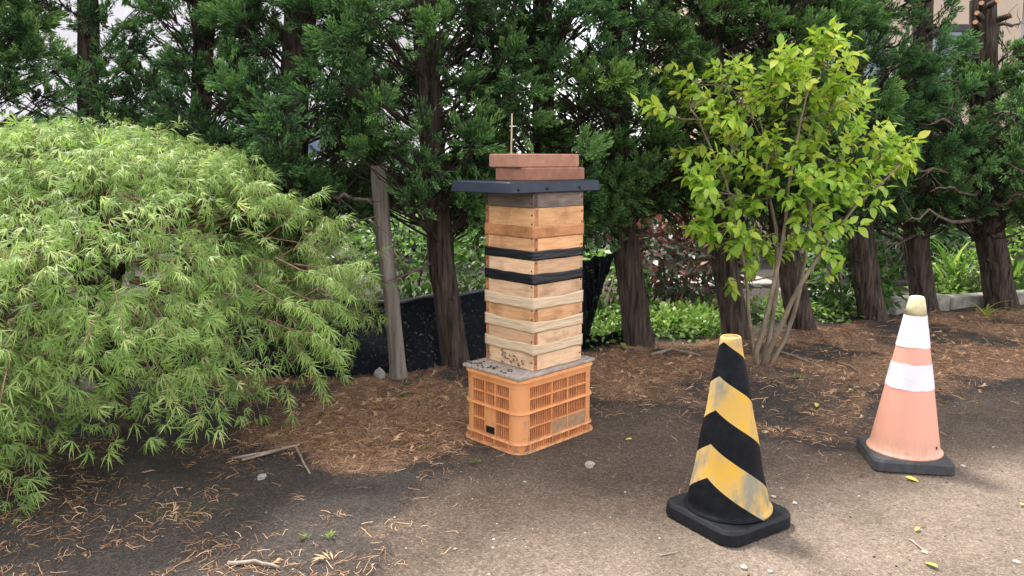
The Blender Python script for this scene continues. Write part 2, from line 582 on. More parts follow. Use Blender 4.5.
def make_tuft(seed, n=44):
    g = np.random.default_rng(seed)
    L = 0.13
    t = g.random(n) ** 0.75
    az = g.random(n) * 2 * math.pi
    base = np.stack([t * L, 0.010 * g.standard_normal(n), 0.010 * g.standard_normal(n)], 1)
    open_ = (1.05 - 0.60 * t) * g.uniform(0.5, 1.15, n)
    d = np.stack([np.cos(open_), np.sin(open_) * np.cos(az), np.sin(open_) * np.sin(az) * 0.6], 1)
    ln = g.uniform(0.026, 0.058, n) * (1.0 - 0.2 * t)
    side = norm(np.cross(d, g.standard_normal((n, 3))))
    w = g.uniform(0.0036, 0.0064, n)
    mid = base + d * (ln * 0.55)[:, None]
    d2 = norm(d + np.array([0.45, 0, 0.10]))
    tip = mid + d2 * (ln * 0.5)[:, None]
    q = np.stack([base, mid + side * w[:, None], tip, mid - side * w[:, None]], 1)
    T = np.stack([0.05 + 0.12 * t, 0.28 + 0.32 * t, 0.50 + 0.5 * t, 0.28 + 0.32 * t], 1) + g.normal(0, 0.06, (n, 1))  # spray bases darkened for shade inside the tuft; tips are fresh green
    return q.reshape(-1, 3), np.arange(4 * n).reshape(n, 4), T.ravel()


TUFTS = [make_tuft(100 + i) for i in range(8)]


def conifer_foliage(axis, z_low, z_top, reach, n_clump, seed, reject=None, thin=0.0):
    """crown of feathery sprays and the thin branches that carry it"""
    g = np.random.default_rng(seed)
    V, F, T, o, limbs = [], [], [], 0, []
    for c in range(n_clump):
        u = g.random()
        z = z_low + (z_top - z_low) * u ** 1.6
        high = z > 2.75
        az = g.random() * 2 * math.pi
        prof = min(1.0, 0.62 + (z - z_low) * 0.75) * min(1.0, max(0.25, (z_top - z) / (1.4 if z_top > 3 else 0.6)))
        r = reach * prof * (0.25 + 0.75 * g.random() ** 0.65)
        base = axis(np.array([max(0.2, z - 0.12 - 0.25 * r)]))[0]
        cen = axis(np.array([z]))[0] + np.array([math.cos(az) * r, math.sin(az) * r, 0.10 * r + g.normal(0, 0.03)])
        skip = g.random() < thin
        mid = (base + cen) / 2 + np.array([0, 0, -0.05 * r]) + g.normal(0, 0.03, 3)
        n = int(g.integers(11, 19)) if not high else 9
        sc_ = g.uniform(0.60, 1.05) * (1.0 if not high else 2.3)
        outd = np.array([math.cos(az), math.sin(az), 0.45])
        dirs = norm(g.standard_normal((n, 3)) * 0.8 + outd + np.array([0, 0, 0.3]))
        pos = cen + dirs * (0.115 * sc_) * g.uniform(0.1, 1.0, (n, 1)) * np.array([1, 1, 0.85])
        up = norm(np.tile([0, 0, 1.0], (n, 1)) + g.standard_normal((n, 3)) * 0.5)
        tv, tf, tt = TUFTS[g.integers(len(TUFTS))]
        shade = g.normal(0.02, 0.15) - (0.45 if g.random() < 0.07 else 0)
        lone = g.normal(0, 0.09, n)
        size = sc_ * g.uniform(0.75, 1.2, n)
        if skip or (reject is not None and reject(cen)): continue
        if c % 2 == 0 or high: limbs.append(([base, mid, cen], [0.009 if not high else 0.02, 0.007, 0.003]))
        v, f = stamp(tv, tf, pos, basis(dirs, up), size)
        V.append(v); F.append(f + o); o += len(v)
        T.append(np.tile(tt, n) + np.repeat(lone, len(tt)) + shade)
        if not high:
            for q in range(3):
                limbs.append(([mid, (mid + pos[q]) / 2 + g.normal(0, 0.02, 3), pos[q]], [0.006, 0.004, 0.002]))
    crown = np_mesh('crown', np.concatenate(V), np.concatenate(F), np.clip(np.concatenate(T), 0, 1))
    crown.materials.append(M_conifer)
    lv, lf = tubes_np(limbs, 5)
    br = np_mesh('branches', lv, lf, smooth=True)
    br.materials.append(M_bark)
    return crown, br


_shared = {}


def conifer(path_px, Y, radii, z_low, z_top, reach, n_clump, label, seed, kind):
    """path_px: trunk line, foot first, as sight spots at distance Y; kind: which shared crown, or a reject rule for an own one"""
    low_top = 0.82 if seed in (21, 22, 23, 24) else 1.0            # unseen tops over the maple kept lower so sun reaches it
    pts = [spot(x, y, Y) for x, y in path_px]
    foot = pts[0].copy()
    foot.z = gz(foot.x, foot.y) - 0.06
    pts[0] = foot
    d = (pts[-1] - pts[-2]).normalized()
    d = (d + Vector((0, 0, 1.2))).normalized()
    t_top = z_top * low_top - 0.3
    if pts[-1].z < t_top:
        pts.append(pts[-1] + d * ((t_top - pts[-1].z) / d.z))
    zs = [p.z for p in pts]
    rr = [radii[0] + (radii[1] - radii[0]) * min(1, max(0, (z - zs[0]) / 2.6)) if z < 2.6 else radii[1] * max(0.25, 1 - (z - 2.6) / 4) for z in zs]
    root = empty('conifer_tree', (foot.x, foot.y, foot.z), label=label, cat='tree', group='conifers in the row behind the hive')
    off = np.array(root.location)
    lp = [Vector(tuple(np.array(p) - off)) for p in pts]
    link('trunk', trunk_mesh('trunk', lp, rr, seed=seed), M_bark, root)
    PZ = np.array([tuple(p) for p in lp])

    def axis(z):
        return np.stack([np.interp(z, PZ[:, 2], PZ[:, 0]), np.interp(z, PZ[:, 2], PZ[:, 1]), z], -1)

    if callable(kind):
        c, b = conifer_foliage(axis, z_low, z_top * low_top, reach, n_clump, seed, lambda q: kind(q + off))
        ob = [link('crown', c, None, root), link('branches', b, None, root)]
    else:
        if kind not in _shared:
            _shared[kind] = (conifer_foliage(lambda z: np.stack([0 * z, 0 * z, z], -1), z_low, z_top, reach, n_clump, seed), z_low)
        (c, b), zl = _shared[kind]
        ob = [link('crown', c, None, root), link('branches', b, None, root)]
        a = axis(np.array([1.7]))[0]
        for q in ob:
            q.location = (a[0], a[1], z_low - zl)
            q.rotation_euler = (0, 0, seed * 2.1)
            if seed in (21, 22, 23):
                q.scale = (0.80, 0.80, low_top)
                q.location.z += zl * (1 - low_top)
    tag(ob[1], kind='stuff')
    return root, off


def clear_of_post(q):
    """nothing hangs in front of the wooden post or low before the netting"""
    if abs(q[0] + 0.78) < 0.20 and q[1] < 4.80 and q[2] < 1.36: return True
    if q[2] < 1.05 and q[1] < 4.7 and q[0] > -1.2: return True
    return False


TREES = [
    # trunk line, distance, radii, low, top, reach, clumps, label, seed, crown
    ([(-40, 398), (-45, 200), (-50, 20)], 4.45, (0.09, 0.06), 0.9, 3.7, 0.80, 245, 'dark conifer at the far left edge, half behind the lace maple', 21, 'a'),
    ([(95, 392), (92, 200), (88, 20)], 4.80, (0.08, 0.05), 0.95, 3.7, 0.66, 95, 'dark conifer with pale gaps in its crown above the lace maple', 22, 'e'),
    ([(190, 388), (196, 200), (205, 20)], 4.90, (0.08, 0.05), 0.85, 3.7, 0.70, 210, 'dark conifer rising from behind the middle of the lace maple', 23, 'c'),
    ([(292, 384), (290, 230), (296, 90), (300, 0)], 4.80, (0.10, 0.075), 0.95, 3.7, 0.74, 245, 'conifer with thick dark trunk between lace maple and leaning wood post', 24, clear_of_post),
    ([(457, 372), (443, 270), (434, 195), (424, 0)], 4.86, (0.085, 0.060), 1.02, 3.7, 0.74, 285, 'conifer with leaning trunk between the wood post and the beehive', 25, clear_of_post),
    ([(548, 362), (545, 200), (541, 20)], 5.30, (0.085, 0.060), 0.92, 3.7, 0.70, 212, 'conifer standing directly behind the beehive', 26, 'a'),
    ([(640, 352), (626, 250), (618, 170), (617, 0)], 5.40, (0.098, 0.070), 1.02, 3.7, 0.70, 212, 'conifer with fibrous bare trunk just right of the beehive', 27, 'b'),
    ([(737, 350), (722, 250), (716, 160), (710, 0)], 5.55, (0.095, 0.065), 0.98, 3.7, 0.70, 212, 'conifer with dark trunk rising behind the striped black and yellow cone', 28, 'c'),
    ([(803, 337), (782, 230), (776, 120), (772, 0)], 5.90, (0.10, 0.065), 0.98, 3.7, 0.70, 212, 'conifer with trunk seen through the stems of the lime green tree', 29, 'a'),
    ([(874, 327), (862, 250), (852, 150), (850, 0)], 6.25, (0.105, 0.07), 0.90, 3.7, 0.70, 212, 'conifer with bare lower trunk left of the orange and white cone', 30, 'b'),
    ([(925, 316), (916, 250), (920, 120), (924, 0)], 6.75, (0.105, 0.075), 0.86, 2.15, 0.90, 140, 'lopped conifer directly behind the orange and white cone', 31, 'd'),
    ([(1004, 315), (990, 245), (984, 120), (984, 0)], 6.75, (0.12, 0.095), 0.88, 2.15, 0.90, 140, 'lopped conifer with orange pruning cuts at the right edge', 32, 'd'),
    ([(1100, 312), (1090, 200), (1085, 0)], 6.9, (0.11, 0.08), 0.85, 2.15, 0.90, 140, 'conifer just past the right edge reaching into the picture', 33, 'd'),
]
roots = [conifer(*t) for t in TREES]

# pruning stubs and dead limbs on the two lopped trees
for ri, stubs in ((11, ((975, 18, -1), (990, 6, 0.2), (973, 27, -0.9), (1002, 20, 0.9), (978, 8, -0.6))), (10, ((926, 2, 0.5), (930, 30, 0.6), (916, 10, -0.7), (933, 38, 0.8)))):
    root, off = roots[ri]
    for px, py, sx in stubs:
        p = np.array(spot(px - sx * 6, py, 6.62)) - off
        d = np.array([sx * 0.8, -0.75, 0.25])
        st = MB().tube([p, p + d * 0.05, p + d * 0.10], [0.028, 0.024, 0.021], 9).build('branch_stub', M_bark, root)
        MB().tube([p + d * 0.0995, p + d * 0.105], [0.0195, 0.0185], 9).build('cut_end', M_cut, st)
for ri, stubs in ((6, ((612, 205, -0.7), (633, 262, 0.6), (642, 232, 0.8))), (4, ((452, 300, 0.6), (428, 232, -0.7))), (7, ((708, 292, -0.7),)), (9, ((878, 285, 0.6), (856, 262, -0.6))), (11, ((1012, 280, 0.7), (985, 262, -0.5))), (10, ((910, 268, -0.7),))):
    root, off = roots[ri]
    for px, py, sx in stubs:
        p = np.array(spot(px - sx * 7, py, TREES[ri][1] - 0.05)) - off
        d = np.array([sx * 0.85, -0.6, 0.3])
        MB().tube([p, p + d * 0.04, p + d * rnd.uniform(0.06, 0.12)], [0.020, 0.014, 0.010], 8).build('branch_stub', M_bark, root)
def dead_limb(ri, pts_px, r0):
    """pts_px: (px, py, how far it reaches towards the viewer)"""
    root, off = roots[ri]
    pts = [np.array(spot(px, py, TREES[ri][1] - dy)) - off for px, py, dy in pts_px]
    fine = []
    for k in range(len(pts) - 1):
        for t in (0, 0.25, 0.5, 0.75):
            fine.append(pts[k] * (1 - t) + pts[k + 1] * t + R.normal(0, 0.010, 3))
    fine.append(pts[-1])
    lb_ = MB().tube(fine, list(np.linspace(r0, r0 * 0.25, len(fine))), 7).build('limb', M_limb, root)
    tw_ = []
    for k in range(3, len(fine), 2):
        p = np.array(fine[k])
        d = norm(np.array(fine[k]) - np.array(fine[k - 1]))
        for q in range(2):
            e = p + (d * 0.6 + R.normal(0, 0.6, 3)) * R.uniform(0.06, 0.18)
            tw_.append(([p, (p + e) / 2 + R.normal(0, 0.01, 3), e], [0.004, 0.003, 0.0015]))
    v, f = tubes_np(tw_, 5)
    tag(link('twig_spray', np_mesh('twig_spray', v, f, smooth=True), M_limb, lb_), kind='stuff')


for ri, pts_px, r0 in (
        (11, ((984, 175, 0), (965, 178, .55), (938, 168, .85), (912, 172, .9)), .020), (11, ((985, 150, 0), (968, 140, .6), (945, 120, .85), (925, 125, .9)), .018),
        (11, ((985, 200, 0), (1000, 205, .6), (1030, 190, .9)), .020), (11, ((986, 215, 0), (960, 222, .6), (930, 214, .9), (905, 222, .95)), .020),
        (11, ((986, 232, 0), (1004, 240, .6), (1034, 226, .85)), .016), (11, ((984, 120, 0), (1000, 112, .6), (1024, 118, .85)), .016),
        (11, ((985, 190, 0), (970, 196, .6), (948, 186, .95), (930, 192, 1.0)), .014), (11, ((985, 130, 0), (1003, 140, .6), (1026, 150, .9)), .014),
        (11, ((984, 160, 0), (1000, 164, .7), (1026, 172, .95)), .014), (11, ((990, 22, 0), (1012, 24, .1), (1022, 22, .15)), .022),
        (10, ((918, 130, 0), (900, 124, .5), (875, 130, .8)), .018), (10, ((919, 90, 0), (938, 84, .5), (960, 82, .8)), .018), (10, ((917, 235, 0), (900, 244, .5), (874, 240, .7)), .016),
        (10, ((918, 170, 0), (900, 180, .55), (878, 172, .85)), .014), (10, ((919, 110, 0), (935, 104, .55), (958, 112, .85)), .014),
        (3, ((294, 190, 0), (322, 193, .22), (345, 196, .3), (372, 204, .3)), .026), (3, ((294, 236, 0), (335, 230, .25), (378, 216, .3)), .016),
        (4, ((437, 262, 0), (415, 270, .2), (395, 282, .3)), .014), (6, ((622, 232, 0), (660, 236, .1), (715, 258, .2)), .018)):
    dead_limb(ri, pts_px, r0)

# ------------------------------------------------------------------ lace-leaf maple
def maple_leaf_template(seed, lobes=7):
    g = np.random.default_rng(seed)
    V, F, T = [], [], []
    for i in range(lobes):
        a = (i - (lobes - 1) / 2) / ((lobes - 1) / 2)
        ang = a * rad(66) + g.normal(0, 0.16)
        ln = 0.073 * (1 - 0.38 * abs(a)) * g.uniform(0.65, 1.2)
        d = np.array([math.cos(ang), math.sin(ang), 0])
        s = np.array([-math.sin(ang), math.cos(ang), 0])
        def P(t, w): 
            return d * ln * t + s * w + np.array([0, 0, -0.040 * t * t * (1 + abs(a) * 0.4) + 0.008 * t])
        ws = [0.0009, 0.0025, 0.0003]
        ts = [0.04, 0.50, 1.0]
        for k in range(2):
            o = len(V)
            V += [P(ts[k], -ws[k]), P(ts[k + 1], -ws[k + 1]), P(ts[k + 1], ws[k + 1]), P(ts[k], ws[k])]
            F.append((o, o + 1, o + 2, o + 3))
            T += [0.35 + 0.3 * ts[k], 0.35 + 0.3 * ts[k + 1], 0.35 + 0.3 * ts[k + 1], 0.35 + 0.3 * ts[k]]
        for t0, sd in ((0.42, 1 if i % 2 else -1),):
            o = len(V)
            b = P(t0, 0)
            td = norm(d * 0.86 + s * 0.5 * sd)
            l2 = ln * 0.32
            V += [b, b + td * l2 * 0.5 + s * 0.0017 * sd, b + td * l2 + np.array([0, 0, -0.006]), b + td * l2 * 0.5 - s * 0.0012 * sd]
            F.append((o, o + 1, o + 2, o + 3))
            T += [0.5, 0.55, 0.65, 0.55]
    return np.array(V), np.array(F), np.array(T)


MC = np.array([-1.98, 3.68, 0.0])
mroot = empty('lace_maple', (MC[0], MC[1], gz(MC[0], MC[1])), label='weeping lace-leaf maple shrub with feathery light green dome on the left', cat='shrub')
prof_z = [0.12, 0.3, 0.5, 0.8, 1.0, 1.2, 1.36, 1.47]
prof_r = [0.95, 1.05, 1.14, 1.20, 1.08, 0.82, 0.58, 0.22]
LT = [maple_leaf_template(40 + i, (7, 6, 5, 7, 6, 7)[i]) for i in range(6)]
V, F, T, o, twigs = [], [], [], 0, []
n_pad = 400
for i in range(n_pad + 60):
    z = 0.14 + 1.33 * R.random() ** 0.72
    az = R.random() * 2 * math.pi
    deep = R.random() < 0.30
    low = i >= n_pad                                              # skirt that falls to the ground at the left front
    if low:
        z = R.uniform(0.08, 0.62); az = rad(-90) + R.uniform(-1.1, 0.10); deep = False
    r = np.interp(z, prof_z, prof_r) * (R.uniform(0.60, 0.85) if deep else R.uniform(0.86, 1.06))
    lump = 0.78 + 0.40 * vnoise(math.cos(az) * 2.2 + 3, math.sin(az) * 2.2, z * 2.6)
    r *= lump
    if math.sin(az) > 0.5 and R.random() < 0.5: continue           # far side: thinner
    if z < 0.42 and math.cos(az) > 0.35 and math.sin(az) > -0.75 and R.random() < 0.72: continue
    if z < 0.30 and math.cos(az) > 0.15 and math.sin(az) < -0.2: continue   # open under the right front
    hd = np.array([math.cos(az), math.sin(az), 0])
    c = np.array([0, 0, z]) + hd * r
    tang = np.array([-hd[1], hd[0], 0])
    n = int(R.integers(26, 42))
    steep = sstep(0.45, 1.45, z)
    fall = norm(hd * (0.55 + 0.5 * steep) + np.array([0, 0, -0.75 + 0.55 * steep]))
    lat = R.normal(0, 0.10, n)
    along = R.uniform(-0.17, 0.14, n)
    pos = c + tang * lat[:, None] + fall * along[:, None] + np.cross(fall, tang) * R.normal(0, 0.025, (n, 1))
    dirs = norm(fall + tang * (R.normal(0, 0.45, (n, 1)) + lat[:, None] * 3) + R.normal(0, 0.5, (n, 3)) + np.array([0.2, 0, 0.0]))
    up = norm(np.cross(fall, tang) * np.sign(np.cross(fall, tang)[2]) + R.normal(0, 0.55, (n, 3)))
    if low and z < 0.35: fall = norm(fall + np.array([0, 0, -0.25]))
    tv, tf, tt = LT[i % 6]
    v, f = stamp(tv, tf, pos, basis(dirs, up), R.uniform(0.60, 1.05, n))
    V.append(v); F.append(f + o); o += len(v)
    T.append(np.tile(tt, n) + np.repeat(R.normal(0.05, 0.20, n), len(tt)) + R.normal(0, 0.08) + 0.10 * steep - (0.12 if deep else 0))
    b0 = np.array([0.0, 0, 0.35 + 0.55 * z]) + hd * r * 0.25
    b1 = np.array([0, 0, z - 0.03]) + hd * r * 0.66
    if i % 2 == 0:
        twigs.append(([b0, b1, c, c + fall * 0.12], [0.009, 0.005, 0.0025, 0.0015]))
    for k in range(3):
        twigs.append(([c - fall * 0.10, (c + pos[k]) / 2, pos[k]], [0.0018, 0.0014, 0.001]))
# wispy shoots all over the dome
for i in range(120):
    z = 0.35 + 1.1 * R.random() ** 0.7
    az = R.random() * 2 * math.pi
    if math.sin(az) > 0.55: continue
    hd = np.array([math.cos(az), math.sin(az), 0])
    lump = 0.78 + 0.40 * vnoise(math.cos(az) * 2.2 + 3, math.sin(az) * 2.2, z * 2.6)
    a = np.array([0, 0, z - 0.03]) + hd * np.interp(z, prof_z, prof_r) * lump * 0.96
    d = norm(hd * 0.8 + np.array([0.15, 0, 0.55 * sstep(0.5, 1.3, z) - 0.1]) + R.normal(0, 0.35, 3))
    L_ = R.uniform(0.10, 0.22)
    n = 7
    t = np.linspace(0.15, 1, n)[:, None]
    pos = a + d * L_ * t + np.array([0, 0, -0.05]) * t * t
    dirs = norm(d + R.normal(0, 0.55, (n, 3)) + np.array([0, 0, -0.2]))
    tv, tf, tt = LT[i % 6]
    v, f = stamp(tv, tf, pos, basis(dirs, norm(np.array([0, -0.3, 1]) + R.normal(0, 0.4, (n, 3)))), R.uniform(0.55, 0.95, n))
    V.append(v); F.append(f + o); o += len(v)
    T.append(np.tile(tt, n) + np.repeat(R.normal(0.14, 0.18, n), len(tt)))
    twigs.append(([a - d * 0.12, a, a + d * L_ * 0.6, pos[-1]], [0.003, 0.0022, 0.0016, 0.001]))
# loose shoots that poke out on the right
for (x0, y0), (x1, y1), Y in (((285, 222), (322, 192), 3.45), ((300, 245), (348, 216), 3.4), ((320, 268), (372, 276), 3.35), ((325, 285), (366, 262), 3.4), ((310, 300), (352, 318), 3.3), ((260, 205), (290, 196), 3.5),
                              ((318, 340), (344, 376), 3.25), ((300, 350), (325, 395), 3.2), ((240, 190), (268, 186), 3.5), ((290, 330), (338, 352), 3.2), ((300, 270), (350, 295), 3.2), ((280, 300), (330, 330), 3.1)):
    a = np.array(spot(x0, y0, Y)) - np.array(mroot.location)
    b = np.array(spot(x1, y1, Y - 0.05)) - np.array(mroot.location)
    n = 13
    t = np.linspace(0.0, 1, n)[:, None]
    pos = a + (b - a) * t + np.array([0, 0, 0.03]) * np.sin(t * 3.1)
    d = norm(b - a)
    dirs = norm(d + R.normal(0, 0.4, (n, 3)) + np.array([0, 0, -0.35]))
    v, f = stamp(LT[0][0], LT[0][1], pos, basis(dirs, norm(np.array([0, -0.35, 1]) + R.normal(0, 0.3, (n, 3)))), R.uniform(0.7, 1.05, n))
    V.append(v); F.append(f + o); o += len(v)
    T.append(np.tile(LT[0][2], n) + np.repeat(R.normal(0.12, 0.12, n), len(LT[0][2])))
    twigs.append(([a - (b - a) * 0.5, a, (a + b) / 2 + [0, 0, 0.03], b], [0.004, 0.003, 0.002, 0.001]))
tag(link('crown', np_mesh('crown', np.concatenate(V), np.concatenate(F), np.clip(np.concatenate(T), 0, 1)), M_maple, mroot), kind='stuff')
tv_, tf_ = tubes_np(twigs, 5)
tag(link('twigs', np_mesh('twigs', tv_, tf_, smooth=True), M_twig, mroot), kind='stuff')
MB().tube([(0.05, 0, -0.04), (0.02, 0.02, 0.15), (-0.04, 0, 0.35), (0.0, -0.03, 0.6), (0.03, 0, 0.85)], [0.075, 0.06, 0.05, 0.04, 0.02], 12).build('trunk', M_bark, mroot)
for k in range(7):
    a = k * 0.9 + 0.3
    MB().tube([(0, 0, 0.28 + 0.05 * k), (0.3 * math.cos(a), 0.3 * math.sin(a), 0.55 + 0.08 * k), (0.62 * math.cos(a), 0.62 * math.sin(a), 0.72 + 0.05 * k), (0.9 * math.cos(a), 0.9 * math.sin(a), 0.6 + 0.02 * k)], [0.035, 0.025, 0.016, 0.007], 8).build('limb', M_bark, mroot)

# ------------------------------------------------------------------ lime green multi-stem tree
LY = 4.72
lb = ground_at(766, 378)
lroot = empty('young_tree', (lb.x, lb.y, gz(lb.x, lb.y)), label='young multi-stemmed tree with lime green oval leaves behind the striped cone', cat='tree')
loff = np.array(lroot.location)
def lp(px, py, dy=0.0): return np.array(spot(px, py, LY + dy)) - loff
stems = [
    ([(756, 380), (758, 350), (770, 300), (782, 250), (790, 190), (800, 120), (815, 50)], 0.020, -0.05),
    ([(760, 380), (772, 345), (790, 300), (815, 262), (840, 225), (872, 190), (900, 165)], 0.019, -0.15),
    ([(762, 381), (768, 340), (778, 290), (776, 230), (768, 170), (758, 110)], 0.020, 0.10),
    ([(768, 381), (783, 340), (800, 290), (810, 230), (812, 170), (830, 110), (842, 70)], 0.017, 0.12),
    ([(756, 379), (752, 335), (746, 290), (738, 240), (724, 180), (704, 130), (690, 108)], 0.013, 0.0),
]
stem_curves = []
for pts, r0, dy in stems:
    w = [lp(x, y, dy * min(1, k / 3)) for k, (x, y) in enumerate(pts)]
    w[0][2] = -0.03
    fine = []
    for k in range(len(w) - 1):
        for t in (0, 0.5):
            fine.append(w[k] * (1 - t) + w[k + 1] * t + (R.normal(0, 0.006, 3) if k else 0))
    fine.append(w[-1])
    stem_curves.append(np.array(fine))
    MB().tube(fine, list(np.linspace(r0, 0.004, len(fine))), 9).build('stem', M_stem, lroot)
# (px, py, spread in metres, twigs)
clumps = [(818, 62, .07, 4), (800, 80, .10, 4), (836, 85, .09, 4), (770, 85, .12, 5), (812, 95, .14, 5), (790, 120, .14, 5), (835, 120, .14, 5), (752, 118, .12, 4), (722, 85, .12, 4), (690, 105, .12, 4),
          (664, 112, .06, 2), (706, 128, .12, 4), (735, 150, .14, 5), (775, 155, .15, 5), (815, 155, .15, 5), (852, 150, .13, 5), (880, 152, .10, 4), (898, 156, .07, 3), (868, 175, .12, 4), (890, 176, .06, 2),
          (715, 170, .12, 4), (700, 195, .10, 4), (735, 195, .14, 5), (770, 195, .14, 5), (808, 195, .14, 5), (842, 195, .12, 4), (728, 228, .12, 4), (762, 230, .14, 5), (800, 228, .12, 4), (708, 232, .07, 2),
          (740, 250, .06, 2), (775, 248, .07, 2), (812, 232, .07, 2), (728, 280, .04, 1), (845, 100, .06, 2), (745, 70, .06, 2), (826, 278, .03, 1), (700, 90, .08, 2), (740, 100, .10, 3), (824, 44, .045, 3), (814, 54, .05, 2), (834, 56, .05, 2)]
def lime_leaf(curl=0.16, fold=0.45, twist=0.0):
    xs = [0, 0.18, 0.45, 0.72, 1.0]
    ws = [0.03, 0.20, 0.27, 0.19, 0.01]
    V, F = [], []
    for x, w in zip(xs, ws):
        zc = -curl * x * x
        V += [(x, -w, zc + fold * w * 0.5 - twist * w * x), (x, 0.03 * math.sin(x * 5), zc - 0.02), (x, w, zc + fold * w * 0.5 + twist * w * x)]
    for k in range(4):
        a = k * 3
        F += [(a, a + 3, a + 4, a + 1), (a + 1, a + 4, a + 5, a + 2)]
    return np.array(V, float), np.array(F)
lv, lf = lime_leaf()
lime_shapes = [lime_leaf(*q)[0] for q in ((0.16, 0.45, 0), (0.42, 0.9, 0.5), (-0.12, 0.7, -0.6), (0.30, 0.2, 0.9))]
leaves, ltw = [], []
cc = lp(790, 190)
for (px, py, sp, nt) in clumps:
    cen0 = lp(px, py, R.uniform(-0.30, 0.25))
    allp = np.concatenate([s[5:] for s in stem_curves])
    near = allp[np.argmin(np.linalg.norm((allp - cen0) * [1, 0.5, 1.6] + [0, 0, 0.15], axis=1))]
    ltw.append(([near, (near + cen0) / 2 + [0, 0, -0.02], cen0], [0.005, 0.004, 0.0025]))
    for k in range(int(nt * 1.85)):
        p0 = cen0 + R.normal(0, sp * 0.62, 3)
        d = norm(norm(cen0 - cc) * np.array([1, 1, 0.5]) * 0.8 + np.array([0, -0.25, 0.45]) + R.normal(0, 0.45, 3))
        L_ = R.uniform(0.10, 0.19)
        if (p0 + d * L_)[2] < lp(820, 34)[2]: ltw.append(([cen0, p0, p0 + d * L_], [0.0025, 0.002, 0.0012]))
        nl = int(R.integers(8, 13))
        for j in range(nl):
            t = (j + 0.4) / nl
            a = j * 2.4 + R.uniform(-0.3, 0.3)
            s1 = norm(np.cross(d, [0.1, 0.2, 1])); s2 = np.cross(d, s1)
            out = s1 * math.cos(a) + s2 * math.sin(a)
            ld = norm(out * 0.9 + d * (0.35 + 0.5 * t) + np.array([0, 0, -0.25]))
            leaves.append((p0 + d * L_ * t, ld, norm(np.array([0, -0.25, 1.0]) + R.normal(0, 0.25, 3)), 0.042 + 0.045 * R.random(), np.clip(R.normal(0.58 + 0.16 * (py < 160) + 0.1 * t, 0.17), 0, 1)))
top_z = lp(820, 30)[2]
leaves = [q for q in leaves if q[0][2] < top_z and (q[0][2] < lp(820, 62)[2] or abs(q[0][0] - lp(812, 60)[0]) < 0.30)]
leaves.sort(key=lambda q: -q[3] / (q[0][1] + loff[1]))
rest = leaves[300:]
v, f, t_, o = [], [], [], 0
for k in range(4):
    rk = rest[k::4]
    a, b = stamp(lime_shapes[k], lf, np.array([q[0] for q in rk]), basis(np.array([q[1] for q in rk]), np.array([q[2] for q in rk])), np.array([q[3] for q in rk]))
    v.append(a); f.append(b + o); o += len(a); t_.append(np.repeat([q[4] for q in rk], len(lv)))
v, f, t_ = np.concatenate(v), np.concatenate(f), np.concatenate(t_)
crown = tag(link('crown', np_mesh('crown', v, f, t_, smooth=True), M_lime, lroot), kind='stuff')
lime_meshes = []
for k in range(32):
    lime_meshes.append(np_mesh('leaf', lime_shapes[k % 4], lf, np.full(len(lv), 0.2 + 0.1 * (k // 4)), smooth=True))
    lime_meshes[-1].materials.append(M_lime)
for p, d, u, s, t in leaves[:300]:
    B = basis(d[None], u[None])[0]
    o_ = bpy.data.objects.new('leaf', lime_meshes[int(np.clip((t - 0.2) / 0.1 + 0.5, 0, 7)) * 4 + rnd.randrange(4)])
    col.objects.link(o_)
    o_.parent = crown
    m4 = Matrix(((B[0][0], B[1][0], B[2][0]), (B[0][1], B[1][1], B[2][1]), (B[0][2], B[1][2], B[2][2]))).to_4x4()
    o_.matrix_local = Matrix.Translation(Vector(p)) @ m4 @ Matrix.Scale(s, 4)
tv_, tf_ = tubes_np(ltw, 5)
tag(link('twigs', np_mesh('twigs', tv_, tf_, smooth=True), M_stem, lroot), kind='stuff')

# ------------------------------------------------------------------ beehive on its crate
def wood_mat(name, c1, c2, c3, seed=0):
    m, N, L, b = mat(name)
    oi = N.new('ShaderNodeObjectInfo')
    tc = N.new('ShaderNodeTexCoord')
    ad = N.new('ShaderNodeVectorMath'); ad.operation = 'ADD'
    cmb = N.new('ShaderNodeCombineXYZ')
    L.new(math_n(N, L, 'MULTIPLY', oi.outputs['Random'], 40.0), cmb.inputs['Z'])
    L.new(tc.outputs['Object'], ad.inputs[0]); L.new(cmb.outputs[0], ad.inputs[1])
    t = noise(N, L, 9, 6, 0.65, vec=ad.outputs[0], stretch=(0.9, 6, 7))
    t2 = noise(N, L, 60, 3, 0.6, vec=ad.outputs[0], stretch=(0.25, 4, 4))
    t3 = noise(N, L, 5, 5, 0.6, vec=ad.outputs[0])
    g = mixc(N, L, 0.35, t.outputs['Fac'], t2.outputs['Fac'])
    r = ramp(N, [(0.30, c1), (0.52, c2), (0.75, c3)])
    L.new(g, r.inputs['Fac'])
    st = ramp(N, [(0.34, (0.50, 0.45, 0.42)), (0.50, (0.98, 0.98, 0.98)), (0.72, (1.10, 1.0, 0.90))])
    L.new(t3.outputs['Fac'], st.inputs['Fac'])
    va = ramp(N, [(0.0, (0.78, 0.72, 0.68)), (1.0, (1.10, 1.08, 1.06))])
    L.new(oi.outputs['Random'], va.inputs['Fac'])
    c = mixc(N, L, 0.8, r.outputs['Color'], st.outputs['Color'], 'MULTIPLY')
    c = mixc(N, L, 1.0, c, va.outputs['Color'], 'MULTIPLY')
    L.new(c, b.inputs['Base Color'])
    b.inputs['Roughness'].default_value = 0.7
    b.inputs['Specular IOR Level'].default_value = 0.3
    bump(N, L, b, g, 0.35, 0.004)
    return m


